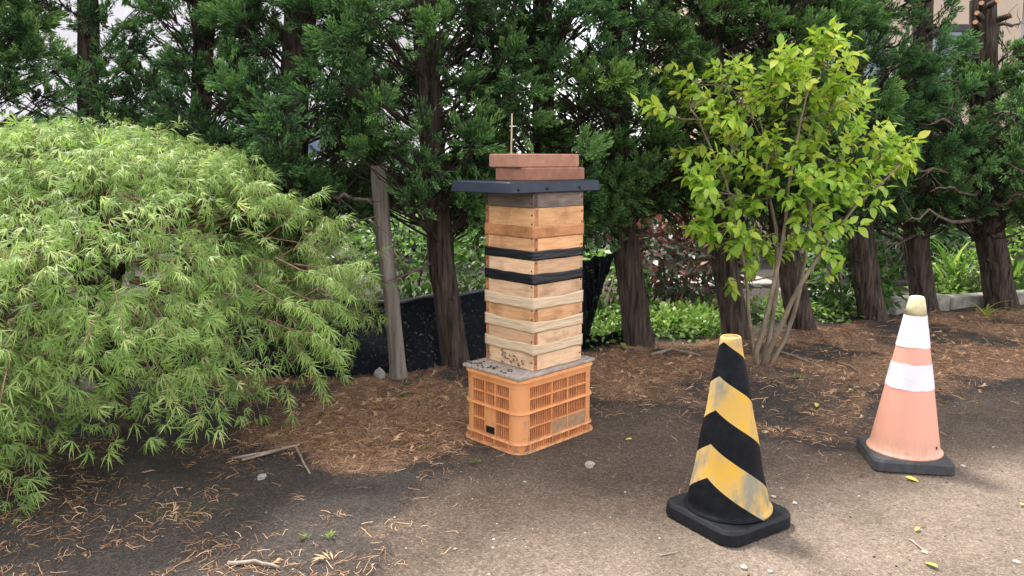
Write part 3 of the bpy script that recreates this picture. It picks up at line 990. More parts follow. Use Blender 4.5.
M_wood = wood_mat('pine_board', (0.36, 0.185, 0.085), (0.60, 0.345, 0.175), (0.74, 0.48, 0.28))
M_wood_pale = wood_mat('pale_pine_board', (0.40, 0.25, 0.15), (0.62, 0.43, 0.275), (0.72, 0.54, 0.38))
M_grey_wood = wood_mat('weathered_board', (0.075, 0.062, 0.055), (0.20, 0.165, 0.145), (0.36, 0.315, 0.28))
M_end = wood_mat('end_grain', (0.22, 0.10, 0.045), (0.36, 0.17, 0.08), (0.46, 0.24, 0.12))
M_end_grey = wood_mat('weathered_end', (0.04, 0.03, 0.028), (0.085, 0.066, 0.056), (0.14, 0.11, 0.10))
M_nail = rough_mat('rusty_nail', (0.03, 0.02, 0.018), (0.07, 0.045, 0.035), 60, 0.6)


def tape_mat(name, c1, c2, rough, spec=0.4):
    m, N, L, b = mat(name)
    t = noise(N, L, 7, 4, 0.55, stretch=(1.0, 1.0, 9))
    r = ramp(N, [(0.3, c1), (0.7, c2)])
    L.new(t.outputs['Fac'], r.inputs['Fac'])
    L.new(r.outputs['Color'], b.inputs['Base Color'])
    b.inputs['Roughness'].default_value = rough
    b.inputs['Specular IOR Level'].default_value = spec
    bump(N, L, b, t.outputs['Fac'], 0.7, 0.010)
    return m


M_tape_black = tape_mat('black_tape', (0.0035, 0.004, 0.006), (0.009, 0.010, 0.014), 0.4)
M_tape_tan = wood_mat('tan_tape', (0.38, 0.17, 0.07), (0.56, 0.275, 0.125), (0.64, 0.35, 0.175))
M_tape_cream = tape_mat('cream_tape', (0.46, 0.34, 0.22), (0.58, 0.45, 0.31), 0.6)

HC = Vector((0.099, 3.505, 0))                    # front corner of the hive boxes
HA = rad(43)                                       # the right hand face runs along this bearing
hive = empty('beehive', (HC.x, HC.y, 0.372), HA, label='tall wooden beehive of seven stacked boxes joined with black and cream tape', cat='beehive')
S = 0.335                                          # box side; local x runs along the right face, local y along the left face
BT = 0.028
joints = [0.372, 0.476, 0.582, 0.694, 0.807, 0.916, 1.022, 1.134, 1.203]
box_mats = [M_wood_pale, M_wood_pale, M_wood, M_wood_pale, M_wood_pale, M_wood, M_wood, M_grey_wood]
nail_mesh = MB().lathe([(0.0045, -0.0005), (0.0045, 0.0008), (0.0028, 0.0018)], 8).mesh('nail')
nail_mesh.materials.append(M_nail)


def board_mesh(L_, h, endm, facem, end_at_start):
    """board along local x, thickness along y (outer face at y=0, inward +y), height z; its end grain shows"""
    me = MB().box((0, 0, 0), (L_, BT, h), bev=0.0018).mesh('board')
    me.materials.append(facem); me.materials.append(endm)
    for p in me.polygons:
        if abs(p.normal.x) > 0.9: p.material_index = 1
    return me


for k in range(8):
    z0, z1 = joints[k] - 0.372, joints[k + 1] - 0.372
    h = z1 - z0 - 0.0016
    jx, jy = rnd.uniform(-0.0012, 0.0012), rnd.uniform(-0.0012, 0.0012)
    bm_ = box_mats[k]
    em = M_end_grey if k == 7 else M_end
    # inner lining that holds the four boards together
    g = BT - 0.002
    lin = MB()
    for a, b in (((g, g, 0), (S - g, g + 0.006, h)), ((g, S - g - 0.006, 0), (S - g, S - g, h)), ((g, g + 0.006, 0), (g + 0.006, S - g - 0.006, h)), ((S - g - 0.006, g + 0.006, 0), (S - g, S - g - 0.006, h))):
        lin.box(a, b)
    part = lin.build('hive_box', em, hive, (jx, jy, z0 + 0.0008))
    bme = board_mesh(S - BT, h, em, bm_, True)
    # pinwheel butt joints: every face shows one board face and one board end
    for q, (lx, ly, ang) in enumerate(((BT, 0, 0), (S, BT, math.pi / 2), (S - BT, S, math.pi), (0, S - BT, -math.pi / 2))):
        brd = link('board', bme, None, part, (lx, ly, 0), (0, 0, ang))
    for q in range(2):
        zz = h * (0.30 if q == 0 else 0.74)
        for (nx_, ny_, rz_) in ((BT * 0.5 + 0.001, -0.0005, 0), (S - 0.012, -0.0005, 0), (-0.0005, BT * 0.45, -math.pi / 2), (-0.0005, S - 0.014, -math.pi / 2)):
            if rnd.random() < 0.30 and k != 0: continue
            n_ = link('nail', nail_mesh, None, part, (nx_, ny_, zz + rnd.uniform(-0.008, 0.008)))
            n_.rotation_euler = (math.pi / 2, 0, rz_)

# tape bands over the joints
tapes = [(0.476, 0.449, 0.502, M_tape_cream, 'wrinkled cream tape'), (0.582, 0.554, 0.609, M_tape_cream, 'wrinkled cream tape'), (0.694, 0.665, 0.722, M_tape_cream, 'wrinkled cream tape'),
         (0.807, 0.783, 0.831, M_tape_black, 'black tape'), (0.916, 0.894, 0.938, M_tape_black, 'black tape'), (1.022, 0.995, 1.05, M_tape_tan, 'tan tape')]
for ti, (_, a, b, tm, tl) in enumerate(tapes):
    loops = []
    off_ = 0.0032 if tm is M_tape_cream else 0.0022
    ns = 26
    ring = []
    c4 = [(-off_, -off_), (S + off_, -off_), (S + off_, S + off_), (-off_, S + off_)]
    for e in range(4):
        p, q = c4[e], c4[(e + 1) % 4]
        for s_ in range(ns):
            t = s_ / ns
            ring.append((p[0] + (q[0] - p[0]) * t, p[1] + (q[1] - p[1]) * t, e, t))
    zs = np.linspace(a, b, 7)
    V = []
    for j, z in enumerate(zs):
        for (x, y, e, t) in ring:
            nrm = ((0, -1), (1, 0), (0, 1), (-1, 0))[e]
            sag = (0.009 * math.sin(math.pi * (t ** (0.7 + 0.25 * ti))) ** 2 * (1 if tm is M_tape_cream else 0.15)) * (1 if e % 2 == 0 else 0.7)
            wob = (vnoise(t * 6 + e * 7 + ti * 13, j * 1.4) - 0.5) * (0.0030 if tm is M_tape_cream else 0.0012) * math.sin(math.pi * t) ** 0.5
            V.append((x + nrm[0] * wob, y + nrm[1] * wob, z - 0.372 - sag * (j / 6.0) + float(vnoise(t * 5 + e * 3, ti * 3.7 + (j > 3) * 9) - 0.5) * 0.004))
    n = len(ring)
    Fq = [(j * n + i, j * n + (i + 1) % n, (j + 1) * n + (i + 1) % n, (j + 1) * n + i) for j in range(6) for i in range(n)]
    tb = link('tape', np_mesh('tape', V, Fq, smooth=False), tm, hive)
    md = tb.modifiers.new('thickness', 'SOLIDIFY'); md.thickness = 0.0012; md.offset = 0.0

# plywood board the hive stands on
M_ply = rough_mat('weathered_plywood', (0.16, 0.13, 0.115), (0.40, 0.35, 0.31), 12, 0.85, 0.4, 0.004, stretch=(1, 5, 1))
CRF = Vector((0.034, 3.40, 0))
CRA = rad(44.5)
bd = MB().box((-0.006, 0.0, 0), (0.537, 0.392, 0.016), bev=0.003).build('base_board', M_ply, None, (0.036, 3.395, 0.355), (0, 0, CRA))
tag(bd, 'weathered grey plywood board lying on the orange crate under the hive', 'board')

# orange bottle crate
def crate_plastic(name, c1, c2):
    m, N, L, b = mat(name)
    t = noise(N, L, 11, 6, 0.65)
    r = ramp(N, [(0.3, c1), (0.7, c2)]); L.new(t.outputs['Fac'], r.inputs['Fac'])
    tc = N.new('ShaderNodeTexCoord'); sx = N.new('ShaderNodeSeparateXYZ'); L.new(tc.outputs['Object'], sx.inputs[0])
    mr = N.new('ShaderNodeMapRange'); mr.inputs['From Min'].default_value = 0.16; mr.inputs['From Max'].default_value = 0.0; mr.inputs['To Min'].default_value = 0.12
    L.new(sx.outputs['Z'], mr.inputs['Value'])
    t2 = noise(N, L, 38, 6, 0.7)
    k = N.new('ShaderNodeMapRange'); k.inputs['From Min'].default_value = 0.42; k.inputs['From Max'].default_value = 0.64
    L.new(t2.outputs['Fac'], k.inputs['Value'])
    c = mixc(N, L, math_n(N, L, 'MULTIPLY', mr.outputs['Result'], k.outputs['Result'], True), r.outputs['Color'], (0.20, 0.145, 0.10))
    L.new(c, b.inputs['Base Color'])
    b.inputs['Roughness'].default_value = 0.6
    return m
M_crate = crate_plastic('faded_orange_plastic', (0.54, 0.195, 0.060), (0.70, 0.315, 0.120))
def dirty_plastic(name, base, dirt, sc_=18):
    m, N, L, b = mat(name)
    t = noise(N, L, sc_, 6, 0.7)
    r = ramp(N, [(0.52, base), (0.66, dirt)])
    L.new(t.outputs['Fac'], r.inputs['Fac'])
    L.new(r.outputs['Color'], b.inputs['Base Color'])
    b.inputs['Roughness'].default_value = 0.6
    return m
M_crate_dirty = dirty_plastic('dirty_orange_plastic', (0.60, 0.26, 0.10), (0.30, 0.20, 0.13))
M_crate_slat = rough_mat('orange_grille', (0.36, 0.130, 0.052), (0.58, 0.235, 0.095), 20, 0.6, 0.1)  # orange darkened for the shade on bars set back in the wall
M_crate_in_shade = rough_mat('crate_inside_shade', (0.06, 0.026, 0.016), (0.12, 0.052, 0.030), 20, 0.7, 0.1)  # same orange plastic, darkened so the colour carries the inside shade
M_mud = rough_mat('muddy_panel', (0.22, 0.14, 0.085), (0.40, 0.235, 0.13), 30, 0.85, 0.2)
CW, CD, CHT = 0.53, 0.38, 0.352
crate = empty('bottle_crate', (CRF.x, CRF.y, 0.0), CRA, label='faded orange plastic bottle crate with ribbed grille sides under the beehive', cat='crate')


def rrect(x0, y0, x1, y1, r, n=7):
    out = []
    for cx, cy, a0 in ((x1 - r, y0 + r, -90), (x1 - r, y1 - r, 0), (x0 + r, y1 - r, 90), (x0 + r, y0 + r, 180)):
        for k in range(n):
            a = rad(a0 + 90 * k / (n - 1))
            out.append((cx + r * math.cos(a), cy + r * math.sin(a)))
    return out


def ring_part(name, z0, z1, grow0, grow1, inner, r=0.05, m=None, parent=crate):
    """a flange that runs round the crate"""
    o0 = rrect(-grow0, -grow0, CW + grow0, CD + grow0, r + grow0)
    o1 = rrect(-grow1, -grow1, CW + grow1, CD + grow1, r + grow1)
    i1 = rrect(inner, inner, CW - inner, CD - inner, max(0.012, r - inner))
    loops = [[(x, y, z0) for x, y in o0], [(x, y, z1) for x, y in o1], [(x, y, z1) for x, y in i1], [(x, y, z0) for x, y in i1], [(x, y, z0) for x, y in o0]]
    return MB().loft(loops, cap0=False, cap1=False).build(name, m or M_crate, parent)


ring_part('bottom_flange', 0.002, 0.011, 0.020, 0.018, 0.012)
ring_part('lower_flange', 0.043, 0.052, 0.013, 0.009, 0.012)
ring_part('middle_flange', 0.190, 0.199, 0.012, 0.009, 0.012)
ring_part('rim', 0.312, 0.340, 0.004, 0.006, 0.014)
ring_part('rim_lip', 0.340, 0.3535, 0.013, 0.012, 0.014)
ring_part('inner_wall', 0.02, 0.31, -0.014, -0.014, 0.019, 0.05, M_crate_in_shade)
MB().box((0.02, 0.02, 0.018), (CW - 0.02, CD - 0.02, 0.026)).build('crate_floor', M_crate_in_shade, crate)


def corner_post(cx, cy, a0, name='corner_post'):
    r, n = 0.05, 10
    o_, i_ = [], []
    ext = 0.012
    for k in range(n):
        a = rad(a0 + 90 * k / (n - 1))
        o_.append((cx + (r + 0.002) * math.cos(a), cy + (r + 0.002) * math.sin(a)))
        i_.append((cx + (r - 0.008) * math.cos(a), cy + (r - 0.008) * math.sin(a)))
    t0, t1 = rad(a0 - 90), rad(a0 + 180)
    for L_, rr_ in ((o_, 0), (i_, 0)):
        L_.insert(0, (L_[0][0] + math.cos(t0) * ext, L_[0][1] + math.sin(t0) * ext))
        L_.append((L_[-1][0] + math.cos(t1) * ext, L_[-1][1] + math.sin(t1) * ext))
    lp_ = o_ + i_[::-1]
    return MB().loft([[(x, y, 0.0505) for x, y in lp_], [(x, y, 0.3125) for x, y in lp_]]).build(name, M_crate_dirty, crate)


for cx, cy, a0 in ((CW - 0.05, 0.05, -90), (CW - 0.05, CD - 0.05, 0), (0.05, CD - 0.05, 90), (0.05, 0.05, 180)):
    corner_post(cx, cy, a0)

rows_z = [(0.052, 0.118), (0.118, 0.190), (0.199, 0.256), (0.256, 0.312)]


def crate_side(length, place):
    """place(s, d, z) -> local point, s along the side, d outward"""
    a, b = 0.062, length - 0.062
    cols = [a, a + (b - a) * 0.38, a + (b - a) * 0.66, b]
    def bx(name, s0, s1, d0, d1, z0, z1, m):
        pts = [place(s, d, z) for z in (z0, z1) for d in (d0, d1) for s in (s0, s1)]
        mb = MB(); mb.add(pts, [(0, 2, 3, 1), (4, 5, 7, 6), (0, 1, 5, 4), (2, 6, 7, 3), (0, 4, 6, 2), (1, 3, 7, 5)])
        return mb.build(name, m, crate)
    for c in cols:
        bx('rib', c - 0.0035, c + 0.0035, -0.010, 0.0035, 0.051, 0.189, M_crate)
        bx('rib', c - 0.0035, c + 0.0035, -0.010, 0.0035, 0.199, 0.313, M_crate)
        bx('rib', c - 0.003, c + 0.003, -0.010, 0.012, 0.0105, 0.0435, M_crate)
    bx('rail', a, b, -0.010, 0.0025, 0.1145, 0.1215, M_crate)
    bx('rail', a, b, -0.010, 0.0025, 0.2525, 0.2595, M_crate)
    g = MB()
    for ci in range(3):
        s = cols[ci] + 0.008
        while s < cols[ci + 1] - 0.006:
            for z0, z1 in rows_z:
                pts = [place(q, d, z) for z in (z0, z1) for d in (-0.011, -0.004) for q in (s, s + 0.0062)]
                g.add(pts, [(0, 2, 3, 1), (4, 5, 7, 6), (0, 1, 5, 4), (2, 6, 7, 3), (0, 4, 6, 2), (1, 3, 7, 5)])
            s += 0.0125
    s = a
    while s < b:
        pts = [place(q, d, z) for z in (0.0115, 0.0425) for d in (-0.003, 0.003) for q in (s, s + 0.007)]
        g.add(pts, [(0, 2, 3, 1), (4, 5, 7, 6), (0, 1, 5, 4), (2, 6, 7, 3), (0, 4, 6, 2), (1, 3, 7, 5)])
        s += 0.0135
    tag(g.build('grille', M_crate_slat, crate), kind='stuff')
    return cols, bx


cR, bR = crate_side(CW, lambda s, d, z: (s, -d, z))
bR('panel', cR[1] + 0.004, cR[2] - 0.004, -0.006, 0.001, 0.053, 0.114, M_mud)
bR('panel', cR[2] + 0.004, cR[3] - 0.004, -0.006, 0.001, 0.053, 0.114, M_mud)
cL, bL = crate_side(CD, lambda s, d, z: (-d, s, z))
cL2 = cL
bL('panel', cL[1] + 0.004, cL[2] + 0.004, -0.006, 0.0015, 0.093, 0.186, M_crate_dirty)
M_hole = rough_mat('entrance_dark', (0.003, 0.003, 0.003), (0.006, 0.006, 0.006), 10, 0.9, 0)  # near-black colour paints the shade inside the slot and the cone hole
slot = bL('entrance_slot', cL[1] + 0.004, cL[2] + 0.004, -0.0030, -0.0010, 0.058, 0.091, M_hole)
slot['label'] = 'black bee entrance slot'
ring_part('foot_wall', 0.0112, 0.0428, -0.004, -0.004, 0.012, 0.05, M_crate)
crate_side(CW, lambda s, d, z: (s, CD + d, z))
crate_side(CD, lambda s, d, z: (CW + d, s, z))

# lid: dark plastic tray turned over the hive
M_lid = rough_mat('navy_plastic', (0.008, 0.013, 0.026), (0.015, 0.023, 0.040), 20, 0.5, 0.1, 0.002, spec=0.3)
M_bolt = rough_mat('bolt', (0.006, 0.006, 0.008), (0.012, 0.012, 0.014), 20, 0.5, 0)
lid = empty('hive_lid', (-0.012, 3.395, 1.2035), rad(43), label='dark navy plastic tray used as flat lid on the beehive', cat='lid')
LW, LD, LH = 0.60, 0.40, 0.052
def lidloop(g, z): return [(x, y, z) for x, y in rrect(-g, -g, LW + g, LD + g, 0.014 + max(g, -0.008), 5)]
mb = MB()
mb.loft([lidloop(-0.016, 0.003), lidloop(-0.014, 0.0), lidloop(0.008, 0.0), lidloop(0.010, 0.004), lidloop(0.002, LH - 0.006), lidloop(-0.006, LH)], cap0=True, cap1=True)
mb.build('tray', M_lid, lid)
bolt = MB().lathe([(0.007, 0), (0.007, 0.003), (0.004, 0.005)], 10).mesh('bolt'); bolt.materials.append(M_bolt)
for x in (0.05, 0.23, 0.45):
    link('bolt', bolt, None, lid, (x, -0.0085, 0.018), (math.pi / 2, 0, 0))

# two terracotta pavers weighing the lid down
M_paver = rough_mat('terracotta', (0.27, 0.130, 0.088), (0.36, 0.19, 0.132), 22, 0.92, 0.4, 0.004, detail=8)
M_paver2 = rough_mat('darker_terracotta', (0.19, 0.085, 0.056), (0.28, 0.135, 0.09), 22, 0.92, 0.4, 0.004, detail=8)
def paver(loc, rz, m, label, l, w, h):
    p = MB()
    def lo(g, z): return [(x, y, z) for x, y in rrect(-g, -g, l + g, w + g, 0.010, 4)]
    p.loft([lo(-0.004, 0), lo(0, 0.004), lo(0, h - 0.006), lo(-0.003, h - 0.002), lo(-0.007, h)])
    o_ = p.build('paver', m, None, loc, (0, 0, rz))
    return tag(o_, label, 'paver', 'pavers weighing down the lid')
ztop = 1.2035 + LH + 0.0005
paver((0.066, 3.515, ztop), rad(43), M_paver2, 'lower terracotta paver lying on the navy lid', 0.395, 0.215, 0.060)
paver((0.030, 3.530, ztop + 0.0605), rad(41), M_paver, 'upper terracotta paver on top of the other paver', 0.395, 0.215, 0.062)

# bees
M_bee = rough_mat('bee_body', (0.03, 0.016, 0.008), (0.085, 0.042, 0.016), 300, 0.7, 0)
M_wing, N_, L_n, b_ = mat('bee_wing')
b_.inputs['Base Color'].default_value = (0.35, 0.33, 0.30, 1); b_.inputs['Alpha'].default_value = 0.55; b_.inputs['Roughness'].default_value = 0.3
bb = MB()
bb.lathe([(0.0006, -0.0068), (0.0022, -0.0052), (0.0028, -0.0028), (0.0022, -0.0006), (0.0010, 0.0), (0.0023, 0.0014), (0.0025, 0.0028), (0.0012, 0.0040), (0.0018, 0.0050), (0.0016, 0.0062), (0.0005, 0.0068)], 10)
bee_v = bb.mesh('body')
for vtx in bee_v.vertices:
    vtx.co = Vector((vtx.co.z, vtx.co.y, vtx.co.x + 0.0035))
bee_v.materials.append(M_bee)
wing_m = MB().loft([[(0.002, 0.0008, 0.0062), (-0.002, 0.0042, 0.0062), (-0.007, 0.0046, 0.006), (-0.0078, 0.0028, 0.006), (-0.003, 0.001, 0.006)], [(0.002, 0.0008, 0.0064), (-0.002, 0.0042, 0.0064), (-0.007, 0.0046, 0.0062), (-0.0078, 0.0028, 0.0062), (-0.003, 0.001, 0.0062)]]).mesh('wing')
wing_m.materials.append(M_wing)
def bee(M4, label, group):
    r_ = empty('honey_bee', label=label, cat='bee', group=group)
    r_.matrix_world = M4
    link('body', bee_v, None, r_)
    link('wing', wing_m, None, r_)
    w = link('wing', wing_m, None, r_); w.scale = (1, -1, 1)
BM = Matrix.Translation(Vector((0.036, 3.395, 0.371))) @ Matrix.Rotation(CRA, 4, 'Z')
k = 0
while k < 34:
    x, y = abs(rnd.gauss(0.0, 0.035)) + 0.006, rnd.uniform(0.10, 0.385)
    if x > 0.085: continue
    bee(BM @ Matrix.Translation((x, y, 0)) @ Matrix.Rotation(rnd.uniform(0, 6.28), 4, 'Z') @ Matrix.Scale(1.15, 4), 'brown honey bee crawling on the grey board before the hive', 'bees on the base board')
    k += 1
HM = Matrix.Translation(Vector((HC.x, HC.y, 0.372))) @ Matrix.Rotation(HA, 4, 'Z')
for k in range(20):
    y, z = rnd.uniform(0.05, 0.31), abs(rnd.gauss(0, 0.03)) + 0.012
    z = min(z, 0.070)
    bee(HM @ Matrix.Translation((-0.004, y, z)) @ Matrix.Rotation(-math.pi / 2, 4, 'Y') @ Matrix.Rotation(rnd.uniform(0, 6.28), 4, 'Z') @ Matrix.Scale(1.15, 4), 'brown honey bee clinging to the lowest box of the hive', 'bees on the lowest hive box')

# ------------------------------------------------------------------ traffic cones
def cone_profile(h0, h1, r0, r1): return lambda z: r0 + (r1 - r0) * (z - h0) / (h1 - h0)

M_tipc = rough_mat('cream_tip', (0.44, 0.36, 0.20), (0.60, 0.54, 0.35), 30, 0.6, 0.15)
M_tipdull = rough_mat('dull_tip', (0.13, 0.09, 0.04), (0.26, 0.19, 0.09), 30, 0.7, 0.15)
M_rub = rough_mat('black_rubber', (0.0045, 0.0052, 0.0075), (0.013, 0.014, 0.018), 40, 0.5, 0.25, 0.002, spec=0.18)
M_rub_grey = rough_mat('dusty_rubber', (0.026, 0.027, 0.031), (0.060, 0.060, 0.062), 25, 0.8, 0.4, 0.003)


def stripe_material(r0, r1, h):
    m, N, L, b = mat('hazard_stripe_sleeve')
    tc = N.new('ShaderNodeTexCoord')
    s = N.new('ShaderNodeSeparateXYZ'); L.new(tc.outputs['Object'], s.inputs[0])
    ang = math_n(N, L, 'ABSOLUTE', math_n(N, L, 'ARCTAN2', s.outputs['Y'], s.outputs['X']))     # 0 along local +x
    r = math_n(N, L, 'ADD', r0, math_n(N, L, 'MULTIPLY', s.outputs['Z'], (r1 - r0) / h))
    u = math_n(N, L, 'ADD', s.outputs['Z'], math_n(N, L, 'MULTIPLY', math_n(N, L, 'MULTIPLY', ang, r), 0.63))
    nw = noise(N, L, 26, 3, 0.5)
    u = math_n(N, L, 'ADD', u, math_n(N, L, 'MULTIPLY', math_n(N, L, 'SUBTRACT', nw.outputs['Fac'], 0.5), 0.0012))
    ph = math_n(N, L, 'FRACT', math_n(N, L, 'DIVIDE', math_n(N, L, 'ADD', u, -0.147 + 0.496), 0.248))
    yel = math_n(N, L, 'MULTIPLY', math_n(N, L, 'LESS_THAN', ph, 0.5), math_n(N, L, 'GREATER_THAN', u, 0.12))
    n1 = noise(N, L, 9, 6, 0.65, stretch=(1, 1, 0.5))
    dirt = ramp(N, [(0.36, (0.56, 0.32, 0.035)), (0.50, (0.46, 0.30, 0.10)), (0.62, (0.22, 0.20, 0.15))]); L.new(n1.outputs['Fac'], dirt.inputs['Fac'])
    n2 = noise(N, L, 40, 4, 0.6)
    blk = ramp(N, [(0.4, (0.0025, 0.0032, 0.0055)), (0.75, (0.008, 0.009, 0.012))]); L.new(n2.outputs['Fac'], blk.inputs['Fac'])
    c = mixc(N, L, yel, blk.outputs['Color'], dirt.outputs['Color'])
    L.new(c, b.inputs['Base Color'])
    b.inputs['Roughness'].default_value = 0.6
    b.inputs['Specular IOR Level'].default_value = 0.12
    bump(N, L, b, n1.outputs['Fac'], 0.15, 0.006)
    return m


def cone_base(root, side, h, r, m, rot, cr=0.065):
    mb = MB()
    s = side / 2
    def lo(g, z): return [(x, y, z) for x, y in rrect(-s - g, -s - g, s + g, s + g, cr + g, 9)]
    mb.loft([lo(-0.006, 0.0), lo(0, 0.006), lo(-0.002, h - 0.012), lo(-0.010, h - 0.002), lo(-0.020, h)])
    return mb.build('base', m, root, rot=(0, 0, rot))


c1 = ground_at(727, 519)
cone1 = empty('traffic_cone', (c1.x, c1.y, 0.0), 0, label='black and yellow diagonally striped traffic cone with black base', cat='traffic cone', group='traffic cones on the lot')
cone_base(cone1, 0.362, 0.056, 0.16, M_rub, rad(32))
r0, r1, ch = 0.153, 0.037, 0.655
M_stripe = stripe_material(r0, r1, ch)
prof = [(0.163, 0.0), (0.163, 0.008), (0.154, 0.014)]
prof += [(r0 + (r1 - r0) * t + 0.0015 * math.sin(t * 19), ch * t) for t in np.linspace(0.03, 1, 40)]
prof += [(0.033, ch + 0.004), (0.028, ch + 0.003)]
sl = MB().lathe(prof, 64, cap1=False).build('sleeve', M_stripe, cone1, (0, 0, 0.0555))
sl.rotation_mode = 'ZYX'
sl.rotation_euler = (rad(0), rad(-1.6), rad(-142))
MB().lathe([(0.020, -0.012), (0.031, -0.010), (0.031, 0.0065), (0.020, 0.008)], 32).build('tip', M_tipdull, cone1, (-0.017, 0, 0.0555 + ch - 0.006))

c2 = ground_at(903, 460)
cone2 = empty('traffic_cone', (c2.x, c2.y, 0.0), 0, label='faded orange and white banded traffic cone with grey rubber base', cat='traffic cone', group='traffic cones on the lot')
cone_base(cone2, 0.338, 0.056, 0.15, M_rub_grey, rad(-10), 0.034)
M_cone_or, N, L, b = mat('faded_orange_cone')
tc = N.new('ShaderNodeTexCoord'); sx = N.new('ShaderNodeSeparateXYZ'); L.new(tc.outputs['Object'], sx.inputs[0])
t = noise(N, L, 14, 6, 0.65, stretch=(1, 1, 0.35))
mr = N.new('ShaderNodeMapRange'); mr.inputs['From Min'].default_value = 0.30; mr.inputs['From Max'].default_value = 0.0; mr.inputs['To Max'].default_value = 0.75
L.new(sx.outputs['Z'], mr.inputs['Value'])
cl = mixc(N, L, math_n(N, L, 'MULTIPLY', mr.outputs['Result'], math_n(N, L, 'ADD', t.outputs['Fac'], 0.35), True), (0.64, 0.285, 0.215), (0.47, 0.275, 0.185))
n9 = noise(N, L, 55, 4, 0.7, stretch=(1, 1, 0.25))
mr2 = N.new('ShaderNodeMapRange'); mr2.inputs['From Min'].default_value = 0.09; mr2.inputs['From Max'].default_value = 0.0; mr2.inputs['To Max'].default_value = 0.45
L.new(sx.outputs['Z'], mr2.inputs['Value'])
gr = N.new('ShaderNodeMapRange'); gr.inputs['From Min'].default_value = 0.45; gr.inputs['From Max'].default_value = 0.62
L.new(n9.outputs['Fac'], gr.inputs['Value'])
cl = mixc(N, L, math_n(N, L, 'MULTIPLY', mr2.outputs['Result'], gr.outputs['Result'], True), cl, (0.20, 0.13, 0.085))
L.new(cl, b.inputs['Base Color']); b.inputs['Roughness'].default_value = 0.6
M_white = rough_mat('white_sleeve', (0.50, 0.485, 0.52), (0.64, 0.62, 0.66), 10, 0.5, 0.15, 0.004)
q0, q1, qh = 0.148, 0.031, 0.700
def rz(z): return q0 + (q1 - q0) * z / qh
MB().lathe([(0.158, 0.0), (0.158, 0.006), (0.151, 0.011), (rz(0.02), 0.020)] + [(rz(z), z) for z in np.linspace(0.05, 0.622, 24)], 56, cap1=False).build('body', M_cone_or, cone2, (0, 0, 0.0555))
for za, zb in ((0.298, 0.410), (0.482, 0.622)):
    V, n = [], 72
    zz = np.linspace(za, zb, 9)
    for j, z in enumerate(zz):
        for i in range(n):
            a = 2 * math.pi * i / n
            e = (vnoise(math.cos(a) * 3, math.sin(a) * 3, za * 30 + (j == 8) * 9) - 0.5) * 0.008 if j in (0, 8) else 0
            rr_ = rz(z) + 0.0022 + (float(vnoise(math.cos(a) * 4 + 5, math.sin(a) * 4, z * 24)) - 0.5) * 0.0022
            V.append((rr_ * math.cos(a), rr_ * math.sin(a), z + e))
    link('white_band', np_mesh('white_band', V, [(j * n + i, j * n + (i + 1) % n, (j + 1) * n + (i + 1) % n, (j + 1) * n + i) for j in range(8) for i in range(n)], smooth=True), M_white, cone2, (0, 0, 0.0555))
MB().lathe([(rz(0.6215) + 0.0008, 0.6215), (rz(0.66) + 0.001, 0.66), (rz(0.695), 0.694), (0.026, 0.703), (0.016, 0.705)], 40).build('tip', M_tipc, cone2, (0, 0, 0.0555))
hole = MB().lathe([(0.007, 0), (0.007, 0.0012)], 14).build('hole', M_hole, cone2)
ha = rad(-90 + 36)
hole.location = (math.cos(ha) * rz(0.045) * 1.0, math.sin(ha) * rz(0.045) * 1.0, 0.0555 + 0.045)
hole.rotation_euler = (0, math.pi / 2 - 0.15, ha)

# ------------------------------------------------------------------ wooden post
M_post = rough_mat('weathered_post', (0.085, 0.070, 0.060), (0.27, 0.235, 0.20), 18, 0.9, 0.5, 0.006, stretch=(2, 2, 0.12))
pf = ground_at(399, 379)
pt = spot(377, 166, 4.66)
pz = gz(pf.x, pf.y)
pd = Vector((pt.x - pf.x, pt.y - pf.y, pt.z - pz))
npt = 14
path = [Vector((pd.x * k / npt, pd.y * k / npt, -0.03 + (pd.z + 0.03) * k / npt)) for k in range(npt + 1)]
pst = link('wood_post', trunk_mesh('wood_post', path, [0.058] + [0.048] * (npt - 1) + [0.042], 24, 0.035, 77), M_post, None, (pf.x, pf.y, pz))
tag(pst, 'leaning grey weathered wooden post standing before the black netting', 'post')
cp = MB().tube([path[-1] - Vector((0, 0, 0.02)), path[-1] + Vector((0, 0, 0.002))], [0.037, 0.0365], 20).build('sawn_top', M_post, pst)

# ------------------------------------------------------------------ black shade netting
def net_material():
    m, N, L, b = mat('shade_net')
    b.inputs['Base Color'].default_value = (0.004, 0.0055, 0.010, 1)
    b.inputs['Roughness'].default_value = 0.7
    b.inputs['Specular IOR Level'].default_value = 0.1
    t = noise(N, L, 46, 6, 0.8)
    mr = N.new('ShaderNodeMapRange'); mr.inputs['From Min'].default_value = 0.53; mr.inputs['From Max'].default_value = 0.63; mr.inputs['To Min'].default_value = 0.03; mr.inputs['To Max'].default_value = 0.65
    L.new(t.outputs['Fac'], mr.inputs['Value'])
    tr = N.new('ShaderNodeBsdfTransparent')
    mx = N.new('ShaderNodeMixShader')
    L.new(mr.outputs['Result'], mx.inputs['Fac']); L.new(b.outputs['BSDF'], mx.inputs[1]); L.new(tr.outputs['BSDF'], mx.inputs[2])
    L.new(mx.outputs['Shader'], N['Material Output'].inputs['Surface'])
    return m
M_net = net_material()
M_hem = rough_mat('net_hem', (0.05, 0.056, 0.068), (0.13, 0.14, 0.155), 30, 0.6, 0.2)


